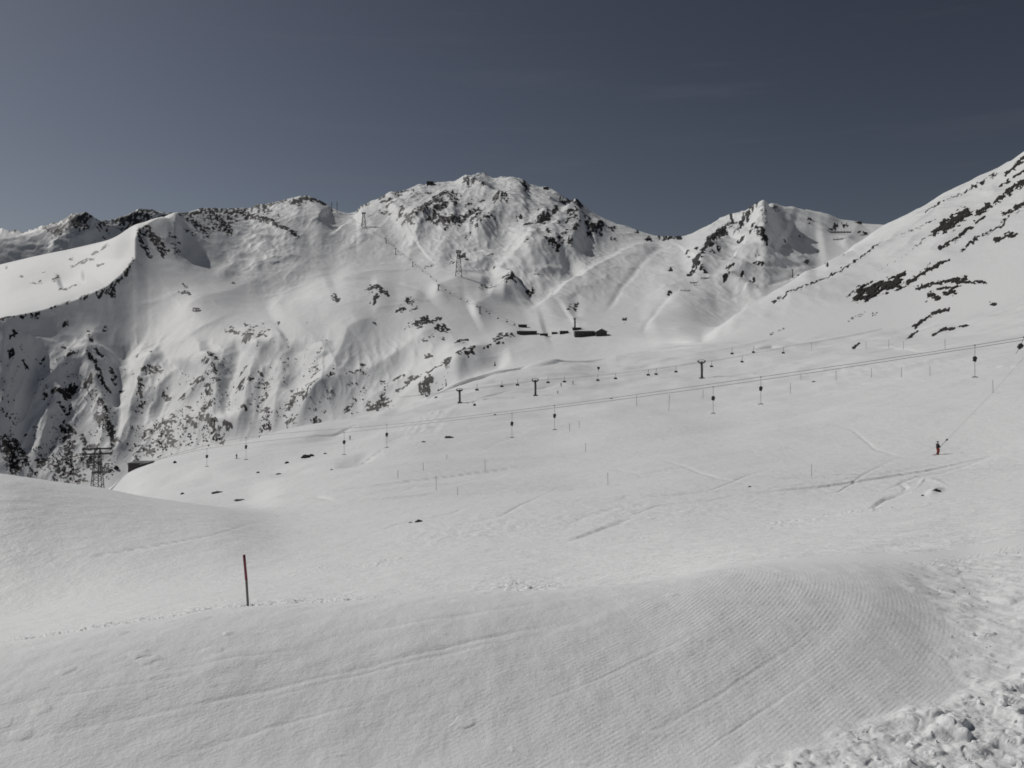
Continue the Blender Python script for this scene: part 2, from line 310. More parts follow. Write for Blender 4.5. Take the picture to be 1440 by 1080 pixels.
# ------------------------------------------------------------------ rock that shows through the snow
for s, w, v in [
    # ridge left
    ("196,350 200,362 210,372", 5, .75), ("205,345 222,352 232,362", 5, .8), ("215,350 228,368", 3, .9), ("240,340 252,346", 4, .5), ("240,350 250,360", 4, .5),
    ("186,392 182,400", 1.8, .9), ("181,404 176,411", 2.4, 1), ("170,417 160,427", 2, .95), ("156,430 150,436", 1.6, .9), ("160,433 156,437", 3.2, .9), ("146,437 136,442", 2, .9), ("122,443 112,448", 1.8, .9), ("122,447 120,450", 2, .9),
    ("98,452 88,458", 1.6, .8), ("82,460 70,466", 1.4, .8), ("56,471 44,476", 1.4, .8), ("36,478 20,482", 1.5, .85), ("14,484 0,487", 1.6, .9), ("50,474 48,476", 4, .8),
    ("258,293 290,297 320,296 345,300", 9, .72), ("265,305 285,320 292,328", 5, .7), ("275,318 300,318 320,320", 6, .55), ("310,312 322,324", 6, .8), ("295,305 330,312", 8, .6), ("345,303 362,308 380,313", 3.5, 1), ("385,317 392,319", 3, 1), ("396,321 404,325 410,328", 3.6, 1.05), ("413,330 420,332", 2.2, .9), ("262,328 272,332", 3, .6),
    ("352,293 372,290 400,283", 4.5, .7), ("365,298 380,295", 5, .6), ("412,284 430,279 450,282 458,287", 4, .95), ("418,288 425,284", 4, .7), ("390,302 392,303", 3, .7),
    ("130,365 140,363 150,357", 2, .9), ("100,385 112,379 130,373", 2, .85), ("98,373 102,371", 2.5, .9), ("76,403 81,398", 2.6, .95), ("138,386 143,385", 2.2, .8), ("90,423 92,422", 2.5, .9), ("98,420 106,415", 2, .8), ("84,422 86,421", 2, .8), ("32,394 30,395", 2, .8), ("8,379 10,379", 2, .8), ("45,408 58,406", 1.6, .7), ("58,391 62,391", 1.5, .6),
    # upper snowfield
    ("258,416 266,420", 2.5, .9), ("252,416 256,417", 2, .7), ("272,444 278,442", 2.5, .9), ("258,405 261,406", 1.6, .7), ("468,424 475,427", 3.2, .95), ("326,401 328,402", 1.8, .8),
    ("523,409 540,416 545,420", 2.8, 1), ("515,415 528,411", 2.2, .7), ("520,418 524,419", 1.8, .7), ("524,431 530,424", 2.6, 1.05), ("532,420 538,417", 2, .7),
    ("572,423 580,427", 2.6, .9), ("562,437 566,434", 3.2, 1.05), ("578,437 586,433", 2.2, .55),
    ("586,455 596,452 600,448", 4.5, 1.2), ("590,462 592,460", 3, 1.0), ("584,456 585,457", 2.6, .9), ("607,452 612,450", 2.6, 1.0), ("616,449 620,448", 2.2, 1), ("567,463 576,456", 2, .6),
    ("613,462 622,458 630,464", 3.2, .95), ("616,463 624,463", 4, .7), ("625,475 622,476", 2.2, .8), ("595,485 608,477", 2, .6), ("640,487 648,480 658,479", 2.4, .95), ("650,488 652,486", 2.5, .6), ("600,506 604,505", 2.8, 1.05), ("596,507 597,506", 2, .7),
    ("508,517 512,519", 2.4, .95), ("500,530 515,532", 2.2, .7), ("488,535 500,534", 2, .6), ("536,541 538,540", 2.2, .9), ("556,540 562,535 568,534", 2.2, .9), ("527,456 528,457", 2, .7),
    # stream bed
    ("702,482 705,476", 6, .75), ("695,482 712,477 718,474", 4, .7), ("655,510 664,504", 4, .7), ("645,513 655,506", 4, .7), ("625,524 630,521", 3.6, 1.15), ("600,537 620,527", 2, .9), ("574,544 580,541 590,539", 3, 1.05), ("560,556 574,545", 2.2, .8), ("592,556 600,548 606,543", 3.6, 1.1), ("600,556 604,553", 3, 1), ("588,553 596,549", 2, .7), ("530,575 538,567", 5, 1.05), ("520,574 545,570", 5, .9), ("618,548 628,542", 2, .8), ("698,489 704,485", 2.6, .7), ("695,508 697,506", 2, .7), ("680,500 690,492", 1.6, .7),
    # lower face, left
    ("75,560 90,556 105,550", 4.5, .95), ("90,560 98,558", 4.5, .9), ("62,566 70,555", 4, .6), ("120,548 128,546", 5, .9), ("126,520 135,530 140,540", 3, .95), ("140,545 152,556", 3.2, 1), ("122,519 126,520", 2.5, .9), ("133,510 145,515", 2.2, .95), ("155,526 160,530", 3.2, .85), ("158,538 163,540", 2.6, .95), ("172,551 173,552", 2.4, .95), ("124,492 129,497", 2.8, .85), ("95,517 105,515", 2.5, .85), ("90,505 93,508", 2.2, .95), ("15,510 17,512", 3.4, .9), ("14,498 25,495", 2.4, .7), ("32,516 38,522", 2.6, .7), ("56,517 62,514", 2.2, .7), ("48,475 52,474", 3, .9), ("88,478 96,476", 2, .7), ("125,482 127,483", 2.2, .8), ("146,474 150,472", 2, .8), ("100,568 96,585", 3, .6), ("82,572 92,580", 2.4, .75), ("130,565 128,560 136,566", 3, .7), ("140,575 146,578", 3.6, 1.05), ("145,580 150,590", 3, .7),
    ("135,592 150,600 155,615 160,630", 6, .85), ("90,600 96,620 100,650", 8, .72), ("98,600 104,606", 3, .9), ("115,612 122,625 135,632", 4, .75), ("150,600 156,606", 4, .95), ("60,650 110,672", 14, .62), ("100,640 150,660", 12, .6),
    ("200,535 212,530 222,528", 5, .75), ("196,548 199,556 196,570", 4, .85), ("200,575 195,590", 6, .5), ("232,556 235,557", 3.2, 1.1), ("192,505 193,506", 2, .8), ("211,507 214,508", 2.2, .85), ("186,535 187,536", 1.8, .8),
    ("5,622 14,640 20,660", 9, .95), ("22,620 35,650", 7, .75), ("0,575 12,588", 2.5, .7), ("35,605 38,608", 2, .8), ("18,591 20,592", 2, .8),
    ("200,618 235,600 245,590", 6, .6), ("225,600 242,595", 6, .75), ("205,615 215,610", 4, .7), ("232,610 245,625", 8, .75), ("190,640 240,620", 12, .5), ("210,635 213,637", 4, .9),
    # lower face, middle
    ("325,463 335,470", 4, .9), ("346,475 350,472", 5, 1.15), ("352,462 368,458", 7, .42), ("318,466 322,464", 3, .6), ("362,475 376,464", 2, .8), ("345,456 347,457", 2, .9), ("373,475 374,476", 2, .9),
    ("293,510 302,515", 4, .9), ("288,520 292,522", 3.4, .8), ("298,530 302,534", 4, .7), ("285,540 275,545 270,547", 3, .8), ("255,562 258,562", 3, .95), ("262,575 270,578", 3, .7), ("290,548 296,560", 4, .8), ("300,545 310,542", 3, .6), ("265,592 275,600", 5, .8), ("280,590 290,575 295,570", 5, .8), ("290,590 305,605", 6, .75), ("300,610 312,620", 6, .65), ("240,590 260,605", 5, .6),
    ("345,517 340,524", 3, 1.0), ("343,540 338,545 336,552", 3.6, 1.05), ("350,544 354,540", 3, .8), ("366,530 368,531", 3, 1.05), ("370,538 376,541", 4.5, .75), ("365,546 380,548", 5, .45), ("367,568 374,560 372,552", 3, .7), ("340,584 344,586", 3.4, 1), ("317,602 322,606", 3.4, 1.05), ("370,582 374,580", 4, .75), ("370,602 378,604", 3, .85), ("407,578 415,565 424,566", 4.5, .85), ("402,574 412,567", 4, .5), ("440,535 448,532", 3, .8), ("443,522 446,530", 2.6, .75), ("412,552 410,555", 3, .7), ("432,550 440,556", 3, .75), ("404,600 412,594", 5, .65), ("455,485 458,486", 2.4, .9), ("448,500 450,502", 3, .7), ("443,595 452,597", 3.4, 1.05), ("447,555 437,560 428,575", 2.2, .9), ("460,548 470,543", 2, .7), ("386,455 391,455", 1.8, .8), ("485,580 490,575", 3, .9),
    # main summit
    ("502,298 506,290", 2.6, 1.1), ("515,289 517,288", 2, .9), ("535,283 540,279", 3, .7), ("538,290 548,286", 3.5, .8), ("560,275 566,273", 3, .85), ("576,278 588,275", 2.6, .75), ("600,275 606,272", 2.6, .6), ("533,303 548,307", 2.2, .65), ("545,297 551,293", 2.6, .75), ("570,269 580,270", 2.2, .7),
    ("562,315 566,307", 3.4, 1.0), ("572,320 578,321", 3, .95), ("566,324 582,329", 2.2, .9), ("583,318 598,306", 4.6, .9), ("600,300 612,287 622,277", 5, 1.02), ("622,276 640,282", 6, .72), ("614,292 618,290", 4, .9), ("615,302 625,297", 5, 1.05), ("605,316 612,310", 5, 1.0), ("618,312 634,312", 4.4, .95), ("600,318 622,318", 3, .6), ("632,285 640,292", 5, .75), ("626,322 628,320", 3, .8),
    ("645,312 654,304", 5, .8), ("655,302 664,298 672,293", 3.8, .95), ("664,310 675,300", 3, .8), ("655,290 664,284", 2.4, .6), ("678,284 684,281", 3, .7), ("653,260 658,263", 4, 1.0), ("660,268 668,262", 2.8, .8), ("677,267 680,269", 2.8, 1), ("671,318 675,312", 3, .85), ("678,308 694,307", 2.4, .65), ("660,325 655,327", 2, .6), ("645,275 650,277", 2, .6),
    ("696,286 704,281 708,283", 4, 1.05), ("712,289 706,289", 3.5, .55), ("714,272 720,268", 3, .7), ("736,262 740,264", 3, 1.0), ("686,271 687,272", 2.2, .9), ("680,307 694,307", 2.4, .7), ("727,305 735,302", 2.6, .75), ("738,317 750,316", 3, .8), ("755,297 772,298", 2.4, .5), ("760,312 770,309", 4.5, 1.15), ("778,300 782,294", 5, 1.1), ("772,303 776,300", 3, .7), ("788,282 796,280", 3, .95), ("798,278 808,286 816,294", 3.6, 1.1), ("812,298 810,310", 4, .6), ("800,305 806,305", 3, .8), ("798,318 806,316", 4, .75), ("812,320 810,332", 6, .6), ("804,332 810,328", 4, .85), ("793,340 800,335", 5, .6), ("795,345 800,350", 6, .55), ("768,330 780,340 788,346", 3.6, .65), ("770,348 785,354", 4, .8), ("752,325 760,328", 2, .7), ("786,321 787,322", 2, .8),
    ("820,307 830,313", 3, .8), ("828,320 834,326 844,324 846,318", 4, 1.15), ("828,331 832,331", 3, 1), ("844,331 845,331", 2.4, .9), ("858,320 864,318 860,325", 3.4, .85), ("860,335 866,336", 2.4, .6), ("892,326 900,328", 2, .8), ("908,337 914,336", 2.6, 1), ("735,356 742,350", 2, .5),
    ("712,405 720,400 722,398", 6, .8), ("715,400 725,405", 5, .6), ("742,404 750,403", 2.8, .95), ("694,372 695,372", 2.8, 1.1), ("646,351 652,350", 2.8, 1.0), ("654,355 658,357", 3, .7), ("636,362 637,362", 2, .8), ("596,375 610,372", 2, .5), ("680,357 700,354", 2, .5), ("675,410 690,408", 4, .45), ("752,383 760,384", 2, .6), ("800,438 803,432", 3, .55), ("808,436 812,427", 2.2, .9), ("770,416 776,408", 1.8, .9), ("876,450 879,449", 2.4, 1.15),
    # right peak
    ("1055,302 1067,294", 4, 1.2), ("1049,310 1056,304", 3.6, 1.2), ("1030,310 1033,312", 3.4, 1), ("1024,316 1026,318", 3, 1), ("1010,330 1018,322", 4.6, 1.25), ("998,347 1006,335", 5, 1.25), ("988,362 998,350", 3.4, 1.2), ("975,380 990,362", 2.2, 1.2), ("968,388 978,376", 1.6, 1.1), ("972,388 985,374 990,368", 1.6, 1), ("1036,325 1042,318", 3, .95), ("1042,314 1046,312", 2.4, .9), ("1040,335 1044,338", 2.2, .8), ("1062,328 1070,335 1076,345", 4.5, 1.15), ("1078,350 1085,353", 3, .8), ("1054,334 1056,335", 2.2, .9), ("1070,310 1080,322", 3, .5), ("1085,292 1095,296", 2.4, .5), ("1009,350 1011,354", 2.4, .9), ("1000,362 1003,360", 2, .8), ("1078,308 1074,302", 2.6, .5),
    ("1136,307 1139,308", 2.2, 1), ("1105,333 1106,334", 1.8, .7), ("1125,325 1130,326", 1.8, .6), ("1167,322 1176,315", 3, .7), ("1184,315 1190,318", 2.2, .8), ("1205,313 1211,312", 2.4, 1.1), ("1210,328 1218,329", 2.4, .95), ("966,360 969,358", 2, 1), ("979,357 980,357", 1.8, .9), ("967,366 968,366", 1.6, .8), ("941,382 945,380", 1.8, 1), ("940,417 943,414", 2, 1.05), ("988,384 992,386", 2, 1), ("1022,382 1030,381", 2, 1), ("1018,396 1024,393", 2, 1.05), ("1043,393 1046,392", 1.8, 1), ("1054,402 1060,396", 2.2, 1.1), ("1060,377 1066,375 1073,376", 1.8, 1), ("1018,370 1020,370", 1.6, .8), ("1132,370 1136,369", 2, 1), ("1120,391 1126,392", 2, .7), ("1065,366 1068,365", 1.6, .6),
    # pass
    ("925,333 935,335 950,333 957,334", 2.0, 1.0),
]:
    rock(P(s), w, v)
# distant range rock
n14 = fbm(X / 260, Y / 500, 5, 71, 0.6)
ROCK = np.maximum(ROCK, dr * np.clip(0.66 + n14 * 0.7 - np.clip(PYg - 310, 0, 99) / 70 - 0.25 * sstep(120, 40, PXg), 0.1, 0.9))
# faces too steep to hold snow
# right slope: dark turf and scree strips (lesser ones in the snow sheet, the big ones are outcrops of their own below)
for s, w, v in [("1085,432 1100,424 1145,404 1170,388", 1.4, .7), ("1150,402 1162,396 1172,390 1185,380 1215,362 1245,342", 0.9, .8), ("1185,366 1205,353", 1.4, .5),
                ("1190,352 1200,346", 1.2, .4), ("1298,304 1315,292 1342,275", 1.1, .85), ("1345,275 1360,268 1372,262", 1.8, .65), ("1368,264 1385,257 1400,247", 1.8, .8),
                ("1270,330 1300,318 1320,308", 1.4, .5), ("1285,350 1310,335 1330,322", 1.4, .55), ("1230,384 1262,366 1290,350", 1.2, .4),
                ("1350,355 1375,338 1400,325 1415,312", 2, .75), ("1262,400 1290,390 1310,372", 1.6, .5), ("1340,345 1360,330", 1.4, .6),
                ("1190,418 1204,408 1215,402", 2.2, .6), ("1302,424 1315,410 1330,400", 1.6, .4), ("1228,443 1232,440", 1.8, .6), ("1158,376 1164,378", 2.4, .9), ("1080,470 1102,463", 1.4, .5),
                ("1195,450 1215,440", 2, .45), ("1405,318 1440,295", 2, .45)]:
    rock(P(s), w, v, 8, 11)

# ------------------------------------------------------------------ the near slopes
rs8, rs9 = ROW_START[7], ROW_START[9]
for s, w, a, wr in [
    ("880,516 900,512 930,510", 4, -0.8, 4), ("740,548 780,540 800,536", 3, -.5, 3),
    ("700,590 750,580 830,575", 4, -.6, 4), ("470,655 500,648 530,634", 5, -1.0, 5), ("440,612 480,606 500,600", 4, -.9, 5),
    ("560,575 545,582 520,590", 5, .9, 6), ("600,602 625,598", 4, -.4, 4), ("540,622 575,612", 4, -.5, 4),
    ("360,670 420,662 450,660", 5, -.6, 5), ("270,680 300,672 340,668", 5, -.5, 5), ("400,628 440,620 520,604", 3, -.6, 3),
    ("210,690 240,676 290,664", 5, -.5, 5),
]:
    ridge(P(s), w, a, kmin=6, kmax=9, wr=wr, taper='long')
for s, w, a in [("785,767 815,755 850,742 880,732 908,721", 2.0, -.16), ("795,742 805,735 825,727 880,715", 2, -.08), ("1218,720 1245,703 1285,690", 2.2, -.22),
                ("1275,672 1320,664 1365,650 1408,634", 2.0, -.16), ("1130,684 1200,672 1300,655 1410,634", 2.4, -.12), ("1240,690 1290,668 1350,655", 2.0, -.12),
                ("1268,692 1275,684 1262,678", 2.4, -.15), ("1300,697 1318,690 1330,688", 3.6, .30), ("1285,688 1300,672 1320,676 1335,684", 2, .14),
                ("1040,688 1090,684 1150,678", 1.6, .08), ("0,799 60,791 130,783 220,768 300,752 362,735 395,724", 1.4, -.12),
                ("480,706 560,690 640,683 700,668 740,655", 1.6, -.14), ("500,690 560,682 600,668", 1.4, -.1), ("540,700 580,688 600,678", 1.4, -.08),
                ("430,703 445,701 470,704", 2.4, -.25), ("860,708 880,702 900,700", 1.4, -.08), ("660,640 700,622 760,600", 1.6, -.1),
                ("720,615 760,605 810,597", 3, .12), ("960,560 1000,556 1060,548", 2, -.1), ("1060,498 1180,490 1330,492", 1.8, -.18), ("1330,495 1440,478", 2, -.12),
                ("1130,478 1160,474 1190,471", 2, -.14), ("1210,480 1265,472", 2, -.2), ("1380,552 1410,551 1440,548", 2, -.12), ("1100,478 1140,480", 1.4, -.2),
                ("1340,520 1400,515 1440,516", 2.4, .12), ("1285,500 1360,492", 1.6, -.1), ("480,690 420,706 350,718", 3, .15), ("900,640 960,655 1010,672 1080,684", 1.4, -.12), ("930,700 1000,690 1050,668 1120,650", 1.3, -.1), ("620,745 700,728 760,700 800,672", 1.3, -.1), ("1110,705 1180,690 1210,668 1270,640", 1.3, -.1), ("860,735 930,712 1000,705 1060,690", 1.3, -.12), ("500,760 560,738 640,722 690,700", 1.3, -.1), ("1150,590 1200,605 1230,630 1290,650", 1.3, -.12), ("830,655 900,668 950,660 1040,640", 1.3, -.1)]:
    ridge(P(s), w, a * 1.05, kmin=4, kmax=9, taper='long')
def bank(s, a, wl, kmin=6, kmax=8):
    sl, d, sd_, al = stroke_dist(P(s), wl, ROW_START[kmin], ROW_START[kmax])
    DH[sl] -= a * np.where(sd_ < 0, sstep(0, 1.4, d) * np.exp(-d / wl) * sstep(3.2, 2.0, d / wl), 0) * np.sin(np.pi * al) ** 0.7
for s, a, wl, *k0 in [("580,567 600,559 612,551 647,536 680,526 720,515.5 755,510 790,504.5 830,505.5 865,502", 3.4, 7), ("865,501 885,497 900,494 940,488 985,485", 2.6, 4), ("1062,489 1072,486.5 1085,484 1118,483", 2.6, 4),
                 ("470,655 500,648 538,632", .8, 5), ("430,616 470,607 503,598", .9, 5), ("735,548 770,541 795,537", .6, 3), ("655,567 690,556 722,548", .7, 3), ("690,588 750,582 830,577", .6, 4), ("560,612 590,605 615,601", .6, 4), ("380,664 420,658 455,650", .5, 4), ("1210,486 1300,492 1340,492", .5, 3), ("880,518 905,513 930,511", .7, 3), ("1340,521 1390,515 1450,516", .5, 4)] + [(s_, a_, w_, 5) for s_, a_, w_ in (("470,692 560,678 640,666 720,655 800,648", .35, 6), ("1040,693 1150,682 1300,658 1420,634", .4, 5), ("380,714 480,706 600,695 720,690", .3, 5), ("780,706 900,700 1010,690 1100,686", .22, 5), ("20,800 130,784 240,765 345,738 400,722", .18, 4))]:
    bank(s, a, wl, *(k0 or [6]))
# soft unevenness
near = sstep(4.0, 4.6, Kg) * (1 - sstep(8.2, 8.9, Kg))
scl = np.clip(Y / 150, 0.3, 3)
DH += near * (fbm(X / 34, Y / 60, 3, 81) * 0.32 * scl + fbm(X / 9, Y / 14, 3, 85) * 0.008 * scl + fbm((X + 0.5 * Y) / 75, (Y - 0.3 * X) / 24, 3, 87) * 0.30 * scl)
sl_streak = perlin((X * 0.35 + Y) / 3.0, (X - Y * 0.35) / 30.0, 88)
DH += near * sl_streak * 0.02 * scl * sstep(55, 90, Y)
rough = near * np.exp(-((PYg - (742 - (PXg - 720) * 0.12)) / 30) ** 2) * sstep(500, 620, PXg)
DH += rough * fbm(X / 0.9, Y / 1.6, 3, 90) * 0.04

# lower track with thrown-up snow along its upper edge
def clods(sx, sy, seed, thr=0.5):
    wx = X + 0.35 * sx * perlin(X / sx / 0.7, Y / sy / 0.7, seed + 9); wy = Y + 0.35 * sy * perlin(X / sx / 0.7 + 31, Y / sy / 0.7, seed + 8)
    d, c, e = worley(wx / sx, wy / sy, seed)
    return sstep(0.0, 0.28, e - d) * np.clip(1 - (d / 0.62) ** 2, 0, 1) ** 0.85 * 0.75 * np.where(c > thr, (c - thr) / (1 - thr), 0)
r0, r1 = ROW_START[2], ROW_START[5]
full = (X, Y)
S_ = (slice(r0, r1), slice(None))
X, Y = full[0][S_], full[1][S_]
kk = Kg[S_]; pp = PXg[S_]
edge4 = np.exp(-((kk - 4.02) / 0.085) ** 2)
side4 = (0.28 + 0.5 * np.exp(-((pp - 560) / 90) ** 2) + 0.35 * np.exp(-((pp - 1150) / 140) ** 2)) * sstep(-0.35, 0.4, perlin(X / 3.5, Y / 9, 7))
DH[S_] += edge4 * (0.07 + 0.05 * perlin(X / 2.5, Y / 2.5, 5)) * sstep(330, 470, pp)
DH[S_] += edge4 * side4 * (clods(0.42, 0.5, 100, 0.45) * 0.22 + clods(0.2, 0.24, 103, 0.4) * 0.13)
track = sstep(3.0, 3.2, kk) * (1 - sstep(3.85, 4.0, kk))
DH[S_] += track * (fbm(X / 2.5, Y / 1.2, 3, 106) * 0.022 + perlin((Y - X * 0.1) / 0.8, X / 14, 108) * 0.015)
cl = sstep(2.9, 3.0, kk) * (1 - sstep(3.1, 3.6, kk)) * (1 - sstep(470, 560, pp)) + np.exp(-((kk - 3.25) / 0.25) ** 2) * np.exp(-((pp - 730) / 60) ** 2)
DH[S_] += cl * (clods(0.4, 0.5, 110, 0.62) * 0.13 + clods(0.2, 0.26, 112, 0.55) * 0.08)
X, Y = full

# groomed piste in front
r0, r1 = 0, ROW_START[3]
S_ = (slice(r0, r1), slice(None))
X, Y = full[0][S_], full[1][S_]
kk = Kg[S_]; pp = PXg[S_]; qq = PYg[S_]
onp = 1 - sstep(2.0, 2.6, kk)
g = np.where(Y < 4.2, Y * 0.95, 3.99 + 0.95 * (1 - np.exp(-(np.maximum(Y, 4.2) - 4.2) / 2.4)) * 2.4)
cc = X - g + 0.03 * perlin(X / 1.7, Y / 2.3, 120) + 0.10 * perlin(X / 6.0, Y / 8.0, 121)
rub_line = 1100 - (pp - 1000) * 0.36 + 16 * perlin(pp / 45, qq / 45, 140)     # thrown-up bank at the lower right
rub = sstep(-14, 22, qq - rub_line) * sstep(960, 1010, pp)
lump = sstep(1235, 1330, pp + (qq - 800) * -0.55 + 40 * perlin(X / 0.8, Y / 0.8, 142)) * onp      # trampled strip beside it
DHp = np.zeros_like(X)
DHp += onp * (fbm(X / 1.6, Y / 2.2, 3, 125) * 0.011 + fbm(X / 0.22, Y / 0.3, 3, 128) * 0.0045)
DHp += onp * (1 - lump) * fbm(cc / 0.5, (Y + X) / 9, 3, 131) * 0.0045
chips = clods(0.10, 0.10, 144, 0.86)
DHp += onp * (1 - rub) * (0.008 * chips * (0.15 + sstep(0.0, 0.5, perlin(X / 1.3, Y / 1.3, 146))))
DHp += lump * (fbm(X / 0.32, Y / 0.4, 4, 150) * 0.020 + clods(0.20, 0.24, 153, 0.6) * 0.026 + clods(0.09, 0.10, 154, 0.55) * 0.012)
d1 = clods(0.19, 0.18, 160, 0.3); d2 = clods(0.085, 0.08, 163, 0.25); d3 = clods(0.042, 0.042, 166, 0.2)
bill = 1 - np.abs(perlin(X / 0.17, Y / 0.17, 168)) * 1.8
DHp += rub * (0.012 + d1 * 0.045 + d2 * 0.018 + d3 * 0.006 + bill * 0.006 + fbm(X / 0.06, Y / 0.06, 2, 170) * 0.005 + fbm(X / 0.5, Y / 0.5, 3, 172) * 0.03)
DH[S_] += DHp
for s, w, a in [("-60,1062 120,1022 300,985 480,944 640,906 800,876 930,850", 3.2, -.014), ("300,1000 480,952 640,915 800,884", 2.4, -.010), ("430,900 560,880 700,858 900,822", 2.4, -.014), ("160,960 330,925 480,905", 2.2, -.009), ("540,930 700,893 820,866", 2.0, -.009),
                ("-40,1000 150,968 330,938", 2.2, -.008), ("760,942 790,940", 3.5, -.012), ("296,968 318,964", 4, -.014), ("200,1075 420,1010 600,965", 2.6, -.009), ("700,1010 850,950 960,900 1050,850", 2.4, -.009), ("860,1060 1000,985 1120,905 1190,850", 2.6, -.010), ("960,1075 1090,990 1190,915", 2.2, -.009)]:
    ridge(P(s), w, a * 0.26, kmin=1, kmax=2, taper='long')
CORD = np.zeros_like(Hg); CAMP = np.zeros_like(Hg)
CORD[S_] = cc
patch = 0.45 + 0.55 * sstep(-0.25, 0.35, perlin(X / 2.2, Y / 2.6, 180)) 
CAMP[S_] = onp * (1 - rub) * (1 - 0.92 * lump) * patch * (0.18 + 0.82 * sstep(560, 1000, pp + (qq - 900) * 0.9)) * sstep(0.9, 0.98, kk)
X, Y = full

# ------------------------------------------------------------------ meshes
Hf = Hg + DH
PYf = HOR - F * Hf / Y                       # row at which each grid point is seen
VIS = np.minimum.accumulate(PYf, axis=0)
pts = np.stack([X, Y, Hf], axis=-1)
du = np.gradient(pts, axis=1); dv = np.gradient(pts, axis=0)
RBRK = fbm(PXg / 4.2, PYg / 3.2, 3, 610, 0.6)
ROCK = np.where(ROCK > 0.02, ROCK * (1 + 0.95 * RBRK), ROCK)
NRM = np.cross(du, dv); NRM /= np.linalg.norm(NRM, axis=-1, keepdims=True) + 1e-12
steep = sstep(0.62, 0.5, NRM[..., 2]) if False else np.clip((0.66 - NRM[..., 2]) / 0.16, 0, 1)
brk = fbm(X / 16, Y / 30, 4, 190, 0.65)
ROCK = np.maximum(ROCK, far * (1 - rightslope) * steep * 0.42 * summ * (Kg > 9.3))
ROCK = np.clip(ROCK, 0, 1.3)

def ground(pxv, pyv):
    """the point of the ground met by the line of sight to a photo position"""
    c = int(round((pxv - px[0]) / DPX))
    col = PYf[:, c]
    i = int(np.argmax(np.minimum.accumulate(col) <= pyv))
    if i == 0: i = int(np.argmin(col))
    return Vector((float(X[i, c]), float(Y[i, c]), float(Hf[i, c])))
def ground_at(pxv, dist):
    c = int(round((pxv - px[0]) / DPX))
    h = float(np.interp(dist, Y[:, c], Hf[:, c]))
    return Vector(((pxv - PX0) / F * dist, dist, h))
def ground_xy(x, y):
    return ground_at(PX0 + F * x / y, y)
def sight(pxv, pyv, dist):
    return Vector(((pxv - PX0) / F * dist, dist, (HOR - pyv) / F * dist))

def sheet(name, r0, r1, c0, c1, mat, label=None):
    sub = pts[r0:r1 + 1, c0:c1 + 1]; nr, nc = sub.shape[:2]
    me = bpy.data.meshes.new(name)
    me.vertices.add(nr * nc); me.vertices.foreach_set('co', sub.astype(np.float32).ravel())
    idx = np.arange(nr * nc).reshape(nr, nc)
    q = np.stack([idx[:-1, :-1], idx[:-1, 1:], idx[1:, 1:], idx[1:, :-1]], axis=-1).reshape(-1, 4)
    me.loops.add(q.size); me.loops.foreach_set('vertex_index', q.astype(np.int32).ravel())
    me.polygons.add(len(q)); me.polygons.foreach_set('loop_start', np.arange(0, q.size, 4, dtype=np.int32))
    me.polygons.foreach_set('use_smooth', np.ones(len(q), bool))
    for nm, arr in (('rock', ROCK), ('cord', CORD), ('camp', CAMP)):
        a = me.attributes.new(nm, 'FLOAT', 'POINT')
        a.data.foreach_set('value', arr[r0:r1 + 1, c0:c1 + 1].astype(np.float32).ravel())
    me.update(calc_edges=True)
    me.normals_split_custom_set_from_vertices(NRM[r0:r1 + 1, c0:c1 + 1].reshape(-1, 3).astype(np.float32))
    me.materials.append(mat)
    o = bpy.data.objects.new(name, me); COL.objects.link(o)
    o['kind'] = 'structure'
    if label: o['label'] = label
    return o

